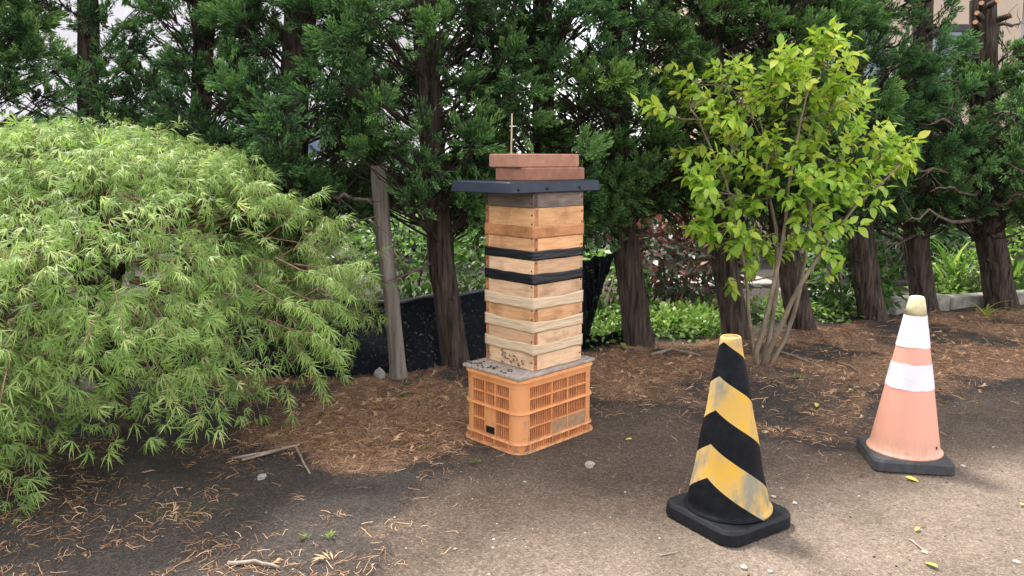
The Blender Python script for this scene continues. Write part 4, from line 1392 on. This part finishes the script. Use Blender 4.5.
def net(name, top, bot, label, hem=True, seed=0):
    """top / bottom edges as lists of points"""
    T_ = np.array([tuple(p) for p in top]); B_ = np.array([tuple(p) for p in bot])
    n, m = 120, 26
    s = np.linspace(0, 1, n)
    def lerp(P): 
        k = np.linspace(0, 1, len(P))
        return np.stack([np.interp(s, k, P[:, q]) for q in range(3)], 1)
    tt, bt = lerp(T_), lerp(B_)
    u = np.linspace(0, 1, m)[:, None, None]
    G = tt[None] * (1 - u) + bt[None] * u
    fold = (fbm(s[None] * 12 + seed, u[..., 0] * 1.3 + seed, 1.1) - 0.5) * 0.16 + (vnoise(s[None] * 40 + seed, u[..., 0] * 3) - 0.5) * 0.03
    G[..., 1] += fold * np.sin(np.clip(u[..., 0], 0.06, 1) * 2.4)
    G[..., 2] += (vnoise(s[None] * 9, seed + u[..., 0]) - 0.5) * 0.03 * (1 - u[..., 0])
    V = G.reshape(-1, 3)
    org = np.array([V[:, 0].mean(), V[:, 1].mean(), 0])
    i = np.arange(m - 1)[:, None] * n; j = np.arange(n - 1)[None]
    Fq = np.stack([i + j, i + j + 1, i + n + j + 1, i + n + j], -1).reshape(-1, 4)
    root = empty(name, tuple(org), label=label, cat='netting', group='torn black shade netting')
    o_ = link('mesh_sheet', np_mesh('mesh_sheet', V - org, Fq, smooth=True), M_net, root)
    md = o_.modifiers.new('thickness', 'SOLIDIFY'); md.thickness = 0.003
    if hem:
        MB().tube([p - org for p in G[0]], 0.011, 7).build('hem', M_hem, root)
    return root


net('shade_netting', [spot(90, 300, 5.1), spot(190, 302, 5.1), spot(285, 300, 5.05), spot(340, 299, 5.05), spot(400, 301, 5.0), spot(440, 297, 5.02), spot(484, 288, 5.1), spot(520, 280, 5.2)],
    [ground_at(90, 384), ground_at(190, 384), ground_at(285, 382), ground_at(340, 380), ground_at(400, 376), ground_at(440, 374), ground_at(484, 370), ground_at(520, 366)],
    'black shade netting hung low between trunks left of the beehive', True, 3)
net('shade_netting', [spot(560, 284, 5.30), spot(582, 262, 5.30), spot(600, 256, 5.28), spot(616, 252, 5.28)],
    [spot(566, 356, 5.40), spot(585, 352, 5.42), spot(598, 300, 5.38), spot(610, 268, 5.32)],
    'torn black netting flap tied to the trunk right of the beehive', False, 9)
net('shade_netting', [spot(566, 336, 5.44), spot(590, 336, 5.45), spot(624, 330, 5.44)],
    [ground_at(566, 352), ground_at(590, 349), ground_at(624, 348)],
    'low strip of black netting on the ground right of the beehive', False, 15)

# ------------------------------------------------------------------ garden behind the row of trees
kite_v = np.array([(0, 0, 0), (0.45, -0.26, 0.03), (1, 0, -0.10), (0.45, 0.26, 0.03)], float)
kite_f = np.array([(0, 1, 2, 3)])


def leaf_cloud(c, rads, n, size, g, tone=0.5, shell=0.55, droop=0.1):
    p = norm(g.standard_normal((n, 3))) * (shell + (1 - shell) * g.random((n, 1)) ** 0.6)
    lump = 0.75 + 0.5 * vnoise(p[:, 0] * 2.5 + c[0] * 3, p[:, 1] * 2.5, p[:, 2] * 2.5)
    p = p * lump[:, None]
    pos = np.array(c) + p * np.array(rads)
    d = norm(norm(p) + g.standard_normal((n, 3)) * 0.6 + np.array([0, 0, -droop]))
    up = norm(np.array([0, -0.2, 1.0]) + g.standard_normal((n, 3)) * 0.5)
    v, f = stamp(kite_v, kite_f, pos, basis(d, up), size * g.uniform(0.6, 1.3, n))
    ok = v.reshape(n, 4, 3)[:, :, 2].min(1) > 0.005
    t = np.clip(tone + g.normal(0, 0.2, n) + 0.15 * p[:, 2], 0, 1)
    v = v.reshape(n, 4, 3)[ok].reshape(-1, 3)
    k = int(ok.sum())
    return v, np.arange(4 * k).reshape(k, 4), np.repeat(t[ok], 4)


def shrub(name, loc, rads, n, size, m, label, tone=0.5, seed=0, stems_=5, group='garden shrubs behind the trees', shell=0.5):
    g = np.random.default_rng(seed)
    root = empty(name, (loc[0], loc[1], gz(loc[0], loc[1])), label=label, cat='shrub', group=group)
    v, f, t = leaf_cloud((0, 0, rads[2] * 0.95), rads, n, size, g, tone, shell)
    link('crown', np_mesh('crown', v, f, t), m, root)
    for k in range(stems_):
        a = g.random() * 6.28
        e = np.array([math.cos(a) * rads[0] * 0.6, math.sin(a) * rads[1] * 0.6, rads[2] * g.uniform(1.0, 1.5)])
        MB().tube([(0.02 * math.cos(a), 0.02 * math.sin(a), -0.03), e * [0.4, 0.4, 0.5], e], [0.016, 0.011, 0.004], 6).build('stem', M_stem, root)
    return root


def gpos(px, py): 
    p = ground_at(px, py); return (p.x, p.y)


shrub('leafy_shrub', gpos(606, 322), (0.35, 0.3, 0.30), 900, 0.07, M_green_leaf, 'small bright green shrub between the beehive and the fibrous trunk', 0.55, 51)
shrub('red_leaf_shrub', gpos(676, 312), (0.62, 0.5, 0.48), 2200, 0.085, M_red_leaf, 'dark shrub with reddish leaves behind the netting gap, left of striped cone', 0.45, 52)
shrub('leafy_shrub', gpos(842, 316), (0.42, 0.4, 0.34), 1200, 0.085, M_green_leaf, 'glossy green shrub seen between the lime tree stems and a bare trunk', 0.25, 53)
shrub('leafy_shrub', (4.25, 8.6), (0.75, 0.6, 0.62), 2200, 0.10, M_dark_leaf, 'dark glossy shrub behind the tip of the orange and white cone', 0.6, 54)
shrub('leafy_shrub', gpos(968, 296), (0.42, 0.4, 0.22), 1300, 0.055, M_green_leaf, 'low rounded light green shrub behind the kerb between two right trunks', 0.72, 55)
shrub('leafy_shrub', gpos(1030, 294), (0.6, 0.45, 0.42), 1200, 0.10, M_green_leaf, 'bright green shrub cut by the right picture edge', 0.75, 56)
shrub('leafy_shrub', (-0.95, 7.4), (0.7, 0.5, 0.5), 1600, 0.09, M_green_leaf, 'light green shrub showing above the netting beside the wood post', 0.55, 57)
shrub('leafy_shrub', (-0.1, 7.0), (0.55, 0.45, 0.52), 1400, 0.08, M_green_leaf, 'light green shrub behind the netting just left of the beehive', 0.5, 58)
for (x, y, rx, rz_, sd, lab) in ((-6.2, 10.5, 1.4, 1.0, 61, 'tall dark hedge shrub far behind the lace maple'), (-3.6, 10.2, 1.5, 0.85, 62, 'tall dark hedge shrub far behind the thick dark trunk'), (-1.2, 10.4, 1.4, 0.75, 63, 'tall dark hedge shrub far behind the wood post'),
                                 (1.1, 10.0, 1.4, 0.82, 64, 'tall dark hedge shrub far behind the beehive'), (3.2, 10.6, 1.5, 0.85, 65, 'tall dark hedge shrub far behind the striped cone'), (5.6, 11.2, 1.5, 0.85, 66, 'tall dark hedge shrub far behind the lime green tree'),
                                 (8.2, 11.5, 1.6, 0.8, 67, 'tall dark hedge shrub far behind the orange and white cone'), (10.6, 11.8, 1.5, 0.85, 68, 'tall dark hedge shrub far back at the right edge')):
    shrub('hedge_shrub', (x, y), (rx, 0.8, rz_), 3600, 0.13, M_dark_leaf, lab, 0.4, sd, 4, 'hedge shrubs at the back of the garden')

# ground cover weeds
g = np.random.default_rng(70)
V, F, T, o = [], [], [], 0
for px, py, sx_, n in ((600, 345, 0.30, 500), (590, 335, 0.3, 500), (660, 335, 0.40, 1300), (690, 330, 0.35, 1100), (640, 325, 0.45, 900), (705, 340, 0.2, 600), (720, 320, 0.5, 900), (835, 322, 0.3, 350), (850, 308, 0.4, 450), (1000, 300, 0.4, 400), (455, 330, 0.6, 500), (940, 300, 0.3, 500), (780, 318, 0.5, 700)):
    x, y = gpos(px, py)
    v, f, t = leaf_cloud((x, y, 0.05), (sx_, sx_ * 0.9, 0.16), n, 0.055, g, 0.72, 0.1)
    V.append(v); F.append(f + o); T.append(t); o += len(v)
gc = link('ground_cover', np_mesh('ground_cover', np.concatenate(V), np.concatenate(F), np.concatenate(T)), M_green_leaf)
tag(gc, 'low bright green weeds covering the garden ground behind the trunks', 'weeds', kind='stuff')

# sword-leaved plants
def blade_mesh():
    V, F = [], []
    for k in range(7):
        t = k / 6
        w = 0.022 * (1 - t ** 2.2) + 0.001
        x, z = 0.30 * t ** 1.8, math.sin(t * 1.45) * 0.62
        V += [(x, -w, z + 0.006), (x, 0, z), (x, w, z + 0.006)]
    for k in range(6):
        a = k * 3
        F += [(a, a + 3, a + 4, a + 1), (a + 1, a + 4, a + 5, a + 2)]
    return np.array(V), np.array(F)
bv, bf = blade_mesh()
blades = []
for k in range(5):
    me = np_mesh('leaf', bv * [0.6 + 0.25 * k, 1, 1.05 - 0.05 * k], bf, np.full(len(bv), 0.35 + 0.14 * k), smooth=True)
    me.materials.append(M_blade)
    blades.append(me)
for (px, py, n, s, lab) in ((955, 298, 26, 0.85, 'sword-leaved clump with arching yellow-green leaves behind the kerb'), (1012, 300, 20, 0.7, 'sword-leaved clump right of the rightmost trunk'), (936, 284, 10, 1.1, 'tall narrow upright sword-leaved clump farther back')):
    x, y = gpos(px, py)
    r_ = empty('sword_leaf_plant', (x, y, gz(x, y)), label=lab, cat='plant', group='sword-leaved plants')
    for k in range(n):
        o_ = link('leaf', blades[rnd.randrange(5)], None, r_, (rnd.gauss(0, 0.04), rnd.gauss(0, 0.04), -0.01), (rnd.uniform(-0.2, 0.2), rnd.uniform(-0.25, 0.3), rnd.uniform(0, 6.28)))
        o_.scale = (s * rnd.uniform(0.7, 1.2),) * 3
# strap leaves by the kerb
x, y = gpos(985, 318)
r_ = empty('strap_leaf_tuft', (x, y, gz(x, y)), label='small pale green tuft of drooping strap leaves at the kerb', cat='plant')
for k in range(9):
    o_ = link('leaf', blades[4], None, r_, (rnd.gauss(0, 0.02), rnd.gauss(0, 0.02), -0.01), (0, rnd.uniform(0.2, 0.7), rnd.uniform(0, 6.28)))
    o_.scale = (0.38 * rnd.uniform(0.7, 1.2),) * 3

# stone edging and slabs
M_kerb = rough_mat('mossy_concrete', (0.13, 0.125, 0.105), (0.33, 0.31, 0.27), 12, 0.9, 0.4, 0.006)
def stone_block(name, a, b, w, h, label, m, group, sink=0.02):
    a, b = Vector((a[0], a[1], 0)), Vector((b[0], b[1], 0))
    d = b - a
    l = d.length
    me = MB().box((0, 0, -sink), (l, w, h), bev=0.012).build(name, m, None, (a.x, a.y, gz(a.x, a.y)), (0, 0, math.atan2(d.y, d.x)))
    return tag(me, label, 'stone', group)
stone_block('kerb_stone', gpos(893, 317), gpos(950, 313), 0.16, 0.13, 'mossy concrete kerb stone behind the tip of the orange cone', M_kerb, 'kerb stones edging the garden')
stone_block('kerb_stone', gpos(952, 312.5), gpos(1000, 309), 0.16, 0.11, 'mossy concrete kerb stone between the two right trunks', M_kerb, 'kerb stones edging the garden')
stone_block('kerb_stone', gpos(1008, 308), gpos(1070, 304), 0.16, 0.11, 'mossy concrete kerb stone at the right picture edge', M_kerb, 'kerb stones edging the garden')
M_slab = rough_mat('grey_slab', (0.14, 0.13, 0.12), (0.28, 0.26, 0.24), 9, 0.85, 0.3, 0.006)
stone_block('stone_slab', gpos(838, 312), gpos(880, 319), 0.30, 0.05, 'flat grey slab lying between the lime tree and a bare trunk', M_slab, 'flat slabs in the garden')
stone_block('stone_slab', gpos(884, 316), gpos(897, 318), 0.28, 0.06, 'small flat grey slab right of the bare trunk', M_slab, 'flat slabs in the garden')
stone_block('stone_slab', gpos(800, 302), gpos(862, 300), 0.5, 0.04, 'long flat grey slab farther back in the garden', M_slab, 'flat slabs in the garden')
stone_block('stone_slab', gpos(640, 294), gpos(780, 290), 0.7, 0.05, 'pale concrete slab path seen behind the reddish shrub', M_slab, 'flat slabs in the garden')

# ------------------------------------------------------------------ houses behind
M_beige = rough_mat('beige_render', (0.40, 0.315, 0.24), (0.47, 0.375, 0.29), 3, 0.9, 0.1)
M_offwhite = rough_mat('pale_render', (0.60, 0.58, 0.62), (0.70, 0.68, 0.72), 2, 0.9, 0.1)
M_roof = rough_mat('slate_roof', (0.10, 0.105, 0.12), (0.20, 0.205, 0.225), 6, 0.7, 0.2)
M_frame = rough_mat('dark_frame', (0.02, 0.02, 0.025), (0.04, 0.04, 0.045), 10, 0.5, 0)
M_glass, N, L, b = mat('window_glass')
b.inputs['Base Color'].default_value = (0.10, 0.14, 0.20, 1); b.inputs['Roughness'].default_value = 0.06; b.inputs['Specular IOR Level'].default_value = 0.8


def house(name, x0, x1, y0, y1, h, wallm, label, windows, ridge, eave=0.5):
    r_ = empty(name, ((x0 + x1) / 2, y0, 0), label=label, cat='house')
    ox, oy = (x0 + x1) / 2, y0
    MB().box((x0 - ox, 0, -0.05), (x1 - ox, y1 - oy, h)).build('wall', wallm, r_)
    e = eave
    a, b_2, c, d = (x0 - ox - e, -e, h + 0.002), (x1 - ox + e, -e, h + 0.002), (x1 - ox + e, y1 - oy + e, h + 0.002), (x0 - ox - e, y1 - oy + e, h + 0.002)
    ym = (y1 - oy) / 2
    V = [a, b_2, c, d, (x0 - ox - e, ym, h + ridge), (x1 - ox + e, ym, h + ridge)]
    V += [(p[0], p[1], p[2] + 0.18) for p in V]
    rf = MB(); rf.add(V, [(0, 1, 2, 3), (6, 7, 11, 10), (8, 9, 10, 11), (0, 1, 7, 6), (2, 3, 9, 8), (6, 10, 9, 3, 0), (7, 1, 2, 8, 11)])
    rf.build('roof', M_roof, r_)
    for (wx, wz, ww, wh) in windows:
        f = MB()
        t = 0.06
        for A, B in (((-ww / 2 - t, -0.05, wh), (ww / 2 + t, 0.0, wh + 0.12)), ((-ww / 2 - t, -0.04, -t), (ww / 2 + t, 0.0, 0)), ((-ww / 2 - t, -0.04, 0), (-ww / 2, 0.0, wh)), ((ww / 2, -0.04, 0), (ww / 2 + t, 0.0, wh)), ((-0.02, -0.03, 0), (0.02, 0.0, wh))):
            f.box(A, B)
        wf = f.build('window', M_frame, r_, (wx - ox, -0.003, wz))
        MB().box((-ww / 2, -0.015, 0), (-0.02, -0.004, wh)).build('pane', M_glass, wf)
        MB().box((0.02, -0.015, 0), (ww / 2, -0.004, wh)).build('pane', M_glass, wf)
    return r_


house('beige_house', 3.4, 8.85, 14.0, 20.0, 6.2, M_beige, 'beige rendered house behind the lopped conifers on the right', [(7.85, 2.45, 1.1, 1.1), (5.9, 2.45, 1.1, 1.1), (4.5, 4.4, 1.2, 1.0)], 1.8)
house('grey_roof_house', 9.2, 15.0, 17.0, 22.0, 4.55, M_offwhite, 'low pale house with grey eaves at the right edge', [(11.5, 1.2, 1.4, 1.2)], 1.6, 1.0)
house('white_house', -13.0, -2.6, 16.0, 22.0, 5.6, M_offwhite, 'pale house behind the conifers on the left', [(-4.6, 1.0, 1.4, 1.2)], 1.8)

# ------------------------------------------------------------------ litter, pebbles, sticks and stones on the ground
g = np.random.default_rng(80)
def scatter(n, dens, x0=-3.2, x1=5.6, y0=1.75, y1=7.2):
    x, y = g.uniform(x0, x1, n), g.uniform(y0, y1, n)
    ok = g.random(n) < dens(x, y)
    px_ = np.abs(x) < 0.72 * y + 0.3
    ok &= px_
    for cx, cy, r in ((0.11, 3.77, 0.34), (c1.x, c1.y, 0.25), (c2.x, c2.y, 0.25)):
        ok &= np.hypot(x - cx, y - cy) > r
    x, y = x[ok], y[ok]
    return np.stack([x, y, ground_h(x, y)], 1)


def soil_zone(x, y): return (1 - lot_mask(x, y)) * (y < 3.6) * (x < -0.2)
def litter_density(x, y):
    patch = sstep(0.42, 0.60, fbm(x * 3.1 + 9, y * 3.1, 5.5))
    spill = np.exp(-np.maximum(0, poly_sdf(x, y, lot_poly)) / 0.12) * 0.25
    return np.clip(litter_mask(x, y) * 0.9 + soil_zone(x, y) * patch * 0.75 + spill * lot_mask(x, y) + 0.002, 0, 1) * np.clip(4.5 / np.maximum(y, 2), 0.5, 1.6) * 0.62
P = scatter(230000, litter_density)
n = len(P)
tw = []
for k in range(6):                                   # six bent needle twigs
    a = np.linspace(0, 1, 4)
    cx = np.stack([a - 0.5, 0.28 * np.sin(a * (1.5 + 0.4 * k) + k) - 0.1, 0.05 * np.sin(a * 3.1)], 1)
    q = []
    for j in range(3):
        q += [cx[j] + [0, -0.022, 0], cx[j + 1] + [0, -0.018, 0], cx[j + 1] + [0, 0.018, 0.012], cx[j] + [0, 0.022, 0.012]]
    tw.append((np.array(q), np.arange(12).reshape(3, 4)))
V, F, T, o = [], [], [], 0
for k in range(6):
    Q = P[k::6]
    m_ = len(Q)
    az = g.random(m_) * 6.28
    d = np.stack([np.cos(az), np.sin(az), g.normal(0, 0.18, m_)], 1)
    up = norm(np.array([0, 0, 1.0]) + g.standard_normal((m_, 3)) * 0.35)
    v, f = stamp(tw[k][0], tw[k][1], Q + [0, 0, 0.004], basis(d, up), 0.010 + 0.05 * g.random(m_) ** 2.0 + 0.014 * (Q[:, 1] > 3.4))
    V.append(v); F.append(f + o); o += len(v)
    T.append(np.repeat(np.clip(g.normal(0.54, 0.28, m_), 0, 1), 12))
# broader dead sprays lying in clusters under the trees
def spray_density(x, y):
    k = sstep(0.46, 0.60, fbm(x * 4.3 + 2, y * 4.3, 8.8))
    return litter_mask(x, y) * (y > 3.3) * (0.25 + 0.75 * k) * 0.9 + soil_zone(x, y) * k * 0.03
P2 = scatter(26000, spray_density)
m_ = len(P2)
az = g.random(m_) * 6.28
sp_v = []
for j in range(5):
    a = (j - 2) * 0.42
    d_ = np.array([math.cos(a), math.sin(a), 0]); s_2 = np.array([-math.sin(a), math.cos(a), 0.3])
    b0 = np.array([0.12 * j - 0.1, 0, 0])
    l2 = 0.75 - 0.1 * abs(j - 2)
    sp_v += [b0, b0 + d_ * l2 * 0.5 - s_2 * 0.045 + [0, 0, 0.06], b0 + d_ * l2, b0 + d_ * l2 * 0.5 + s_2 * 0.045 + [0, 0, 0.06]]
v, f = stamp(np.array(sp_v), np.arange(20).reshape(5, 4), P2 + [0, 0, 0.004], basis(np.stack([np.cos(az), np.sin(az), g.normal(0.05, 0.2, m_)], 1), norm(np.array([0, 0, 1.0]) + g.standard_normal((m_, 3)) * 0.4)), g.uniform(0.03, 0.075, m_))
V.append(v); F.append(f + o); o += len(v)
T.append(np.repeat(np.clip(g.normal(0.58, 0.25, m_), 0, 1), 20))
lit = link('needle_litter', np_mesh('needle_litter', np.concatenate(V), np.concatenate(F), np.concatenate(T)), M_litter)
tag(lit, 'fallen brown conifer needles and twiglets covering the soil', 'litter', kind='stuff')

# loose grit on the asphalt
oct_v = np.array([(1, 0, 0), (0.1, 0.9, 0.05), (-0.9, 0.1, 0), (0, -1, 0.05), (0.1, 0, 0.6), (0, 0.1, -0.4)], float)
oct_f = np.array([(0, 1, 4), (1, 2, 4), (2, 3, 4), (3, 0, 4), (1, 0, 5), (2, 1, 5), (3, 2, 5), (0, 3, 5)])
M_grit = leaf_mat('grit', [(0.0, (0.05, 0.045, 0.042)), (0.6, (0.20, 0.18, 0.16)), (1.0, (0.55, 0.52, 0.48))], 0.0, 0.85, 0.2)
P = scatter(16000, lambda x, y: (lot_mask(x, y) * 0.9 + 0.12) * np.clip(1.2 - (y - 2) * 0.25, 0.15, 1) * 0.8, y1=5.5)
n = len(P)
az = g.random(n) * 6.28
v, f = stamp(oct_v, oct_f, P + [0, 0, 0.001], basis(np.stack([np.cos(az), np.sin(az), 0 * az], 1), norm(np.array([0, 0, 1.0]) + g.standard_normal((n, 3)) * 0.3)), 0.0016 + 0.006 * g.random(n) ** 5)
gt = link('loose_grit', np_mesh('loose_grit', v, f, np.repeat(np.clip(g.normal(0.45, 0.25, n), 0, 1), 6)), M_grit)
tag(gt, 'small loose grit scattered over the asphalt lot', 'grit', kind='stuff')

# stones that can be told apart
M_stone = rough_mat('pale_stone', (0.20, 0.175, 0.145), (0.38, 0.34, 0.285), 30, 0.85, 0.4, 0.004)
M_stone_g = rough_mat('grey_stone', (0.17, 0.165, 0.16), (0.33, 0.32, 0.31), 30, 0.85, 0.4, 0.004)
import bmesh
def stone(px, py, r, m, label, flat=0.6, seed=0):
    bm = bmesh.new()
    bmesh.ops.create_icosphere(bm, subdivisions=2, radius=1.0)
    for v_ in bm.verts:
        k_ = 0.72 + 0.5 * float(vnoise(v_.co.x * 1.6 + seed * 5, v_.co.y * 1.6, v_.co.z * 1.6))
        v_.co = Vector((v_.co.x * r * k_ * 1.15, v_.co.y * r * k_ * 0.9, v_.co.z * r * k_ * flat))
    me = bpy.data.meshes.new('stone'); bm.to_mesh(me); bm.free()
    x, y = gpos(px, py)
    return tag(link('stone', me, m, None, (x, y, gz(x, y) + r * flat * 0.55), (0, 0, seed)), label, 'stone', 'loose stones on the lot')
stone(590, 466, 0.024, M_stone, 'pale round stone on the dark asphalt right of the crate', 0.65, 1)
stone(963, 467, 0.012, M_stone_g, 'small grey stone right of the orange cone base', 0.6, 2)
stone(773, 497, 0.010, M_stone, 'small pale stone right of the striped cone', 0.5, 3)
stone(795, 503, 0.011, M_stone, 'small pale stone beside the striped cone base corner', 0.4, 4)
stone(744, 568, 0.014, M_stone, 'pale chip at the bottom edge below the striped cone', 0.5, 5)
stone(770, 572, 0.009, M_stone_g, 'grey pebble at the bottom edge below the striped cone', 0.6, 6)
stone(455, 549, 0.007, M_stone, 'tiny pale pebble on the asphalt at bottom centre', 0.6, 7)
stone(493, 548, 0.007, M_stone, 'tiny pale pebble right of another at bottom centre', 0.5, 8)
stone(394, 518, 0.007, M_stone, 'tiny pale pebble at the edge of the soil patch', 0.5, 9)
stone(525, 482, 0.007, M_stone, 'tiny pale pebble below the crate corner', 0.5, 10)
stone(925, 552, 0.012, M_stone, 'pale chip among dry twigs at lower right', 0.35, 11)
stone(1016, 562, 0.013, M_stone, 'pale chip at the lower right picture corner', 0.4, 12)
stone(765, 435, 0.015, M_stone, 'pale stone on the soil right of the striped cone', 0.35, 13)
stone(262, 483, 0.022, M_stone_g, 'grey stone half buried beside the forked stick', 0.6, 14)
stone(380, 381, 0.035, M_stone_g, 'grey lump of root wood at the foot of the wood post', 1.2, 15)

# fallen leaves
M_fallen = leaf_mat('fallen_leaf', [(0.0, (0.30, 0.17, 0.06)), (0.5, (0.55, 0.36, 0.08)), (1.0, (0.46, 0.50, 0.10))], 0.2, 0.6, 0.3)
for px, py, s, t, lab in ((905, 479, 0.055, 0.45, 'orange-yellow fallen leaf in front of the orange cone'), (919, 530, 0.03, 0.8, 'small yellow fallen leaf at lower right'), (937, 570, 0.05, 1.0, 'yellow-green fallen leaf at the lower right edge'), (1020, 507, 0.03, 0.9, 'small yellow-green fallen leaf at the right edge'),
                          (632, 441, 0.035, 1.0, 'small green fallen leaf right of the crate'), (766, 388, 0.03, 1.0, 'small green fallen leaf at the foot of the lime tree'), (816, 410, 0.045, 0.9, 'yellow-green fallen leaf left of the orange cone'), (700, 440, 0.03, 0.3, 'brown fallen leaf left of the striped cone')):
    me = np_mesh('fallen_leaf', lv * s, lf, np.full(len(lv), t), smooth=True)
    x, y = gpos(px, py)
    tag(link('fallen_leaf', me, M_fallen, None, (x, y, gz(x, y) + 0.012), (rnd.uniform(-0.2, 0.2), 0.05, rnd.uniform(0, 6.28))), lab, 'leaf', 'fallen leaves on the ground')

# sticks
M_stick = rough_mat('grey_stick', (0.15, 0.115, 0.09), (0.33, 0.27, 0.22), 25, 0.9, 0.3, 0.004)
def stick(pts, r, label, m=M_stick, lift=0.0):
    w = []
    for k, (px, py, up) in enumerate(pts):
        x, y = gpos(px, py)
        w.append(Vector((x, y, gz(x, y) + r + up)))
    o0 = w[0].copy()
    fine = []
    for k in range(len(w) - 1):
        for t in (0, 0.33, 0.66):
            p = w[k].lerp(w[k + 1], t) - o0
            fine.append(p + Vector((rnd.gauss(0, r * 0.25), rnd.gauss(0, r * 0.25), 0)))
    fine.append(w[-1] - o0)
    s = MB().tube(fine, list(np.linspace(r, r * 0.55, len(fine))), 8).build('stick', m, None, o0)
    return tag(s, label, 'stick', 'dry sticks on the ground')
s_ = stick([(235, 462, 0), (265, 461, 0.012), (296, 456, 0.02), (303, 468, 0.004), (310, 478, 0)], 0.007, 'thick forked grey stick lying right of the maple')
MB().tube([Vector((0.05, -0.05, 0.01)), Vector((0.2, 0.05, 0.02)), Vector((0.27, 0.09, 0.03))], [0.006, 0.005, 0.004], 6).build('side_twig', M_stick, s_)
stick([(228, 573, 0), (255, 571, 0.005), (280, 575, 0)], 0.008, 'short grey stick at the bottom edge below the maple')
stick([(652, 360, 0), (672, 356, 0.01), (700, 360, 0)], 0.010, 'short stick in the litter left of the striped cone tip')
stick([(780, 358, 0), (800, 366, 0.01), (822, 372, 0)], 0.010, 'stick lying in the litter right of the lime tree stems')
stick([(836, 365, 0), (850, 372, 0.006), (862, 380, 0)], 0.007, 'thin stick in the litter left of the orange cone')
stick([(910, 540, 0), (920, 549, 0.003), (926, 553, 0)], 0.004, 'thin dark twig on the pale asphalt at lower right')
stick([(660, 556, 0), (678, 553, 0.003)], 0.003, 'tiny twig on the asphalt under the striped cone base')
st = spot(512, 152, 4.1)
stake = MB().tube([(0, 0, -0.03), (0.003, 0, 0.6), (-0.004, 0.01, st.z), (0.0, 0.02, st.z + 0.20)], [0.006, 0.006, 0.005, 0.004], 7).build('bamboo_stake', rough_mat('dry_bamboo', (0.30, 0.23, 0.12), (0.45, 0.36, 0.21), 20, 0.7, 0.2), None, (st.x, st.y, gz(st.x, st.y)))
tag(stake, 'thin tan bamboo stake sticking up behind the pavers', 'stake')

# small weeds
sprig_v = np.array([(0, 0, 0), (0.45, -0.16, 0.25), (1, 0, 0.38), (0.45, 0.16, 0.25)], float)
M_weed = leaf_mat('weed_leaf', [(0.0, (0.05, 0.075, 0.022)), (0.5, (0.12, 0.17, 0.045)), (1.0, (0.22, 0.27, 0.08))], 0.3, 0.6, 0.2)
def weed(px, py, s, n, label):
    s *= 0.8
    x, y = gpos(px, py)
    az = g.random(n) * 6.28
    d = np.stack([np.cos(az), np.sin(az), g.uniform(0.0, 0.5, n)], 1)
    v, f = stamp(sprig_v, kite_f, g.normal(0, s * 0.25, (n, 3)) * [1, 1, 0] + [0, 0, 0.004], basis(d, np.tile([0, 0, 1.0], (n, 1))), s * g.uniform(0.5, 1.1, n))
    tag(link('weed', np_mesh('weed', v, f, np.repeat(np.clip(g.normal(0.75, 0.2, n), 0, 1), 4)), M_weed, None, (x, y, gz(x, y))), label, 'weed', 'small weeds on the ground')
weed(474, 464, 0.035, 16, 'tiny green weed on asphalt left of the crate front corner')
weed(425, 449, 0.028, 12, 'tiny green weed at the asphalt edge left of the crate')
weed(428, 440, 0.03, 12, 'second tiny green weed left of the crate, higher up')
weed(401, 401, 0.04, 20, 'green weed in the litter below the wood post')
weed(262, 428, 0.075, 16, 'broad green seedling beside the maple foliage')
weed(330, 545, 0.035, 18, 'small green weed in the soil at lower left')
weed(305, 545, 0.03, 12, 'pale green weed left of another at lower left')
weed(682, 380, 0.04, 18, 'small green weed in the litter left of the striped cone')
weed(795, 387, 0.045, 16, 'green weed on the dark soil right of the lime tree')
weed(770, 362, 0.05, 18, 'green seedling at the foot of the lime tree stems')
weed(745, 372, 0.04, 14, 'green weed left of the lime tree stems')
weed(640, 347, 0.09, 40, 'green tuft around the foot of the fibrous trunk')
weed(945, 403, 0.03, 10, 'tiny weed in the litter right of the orange cone')
weed(850, 398, 0.035, 12, 'tiny weed left of the orange cone')
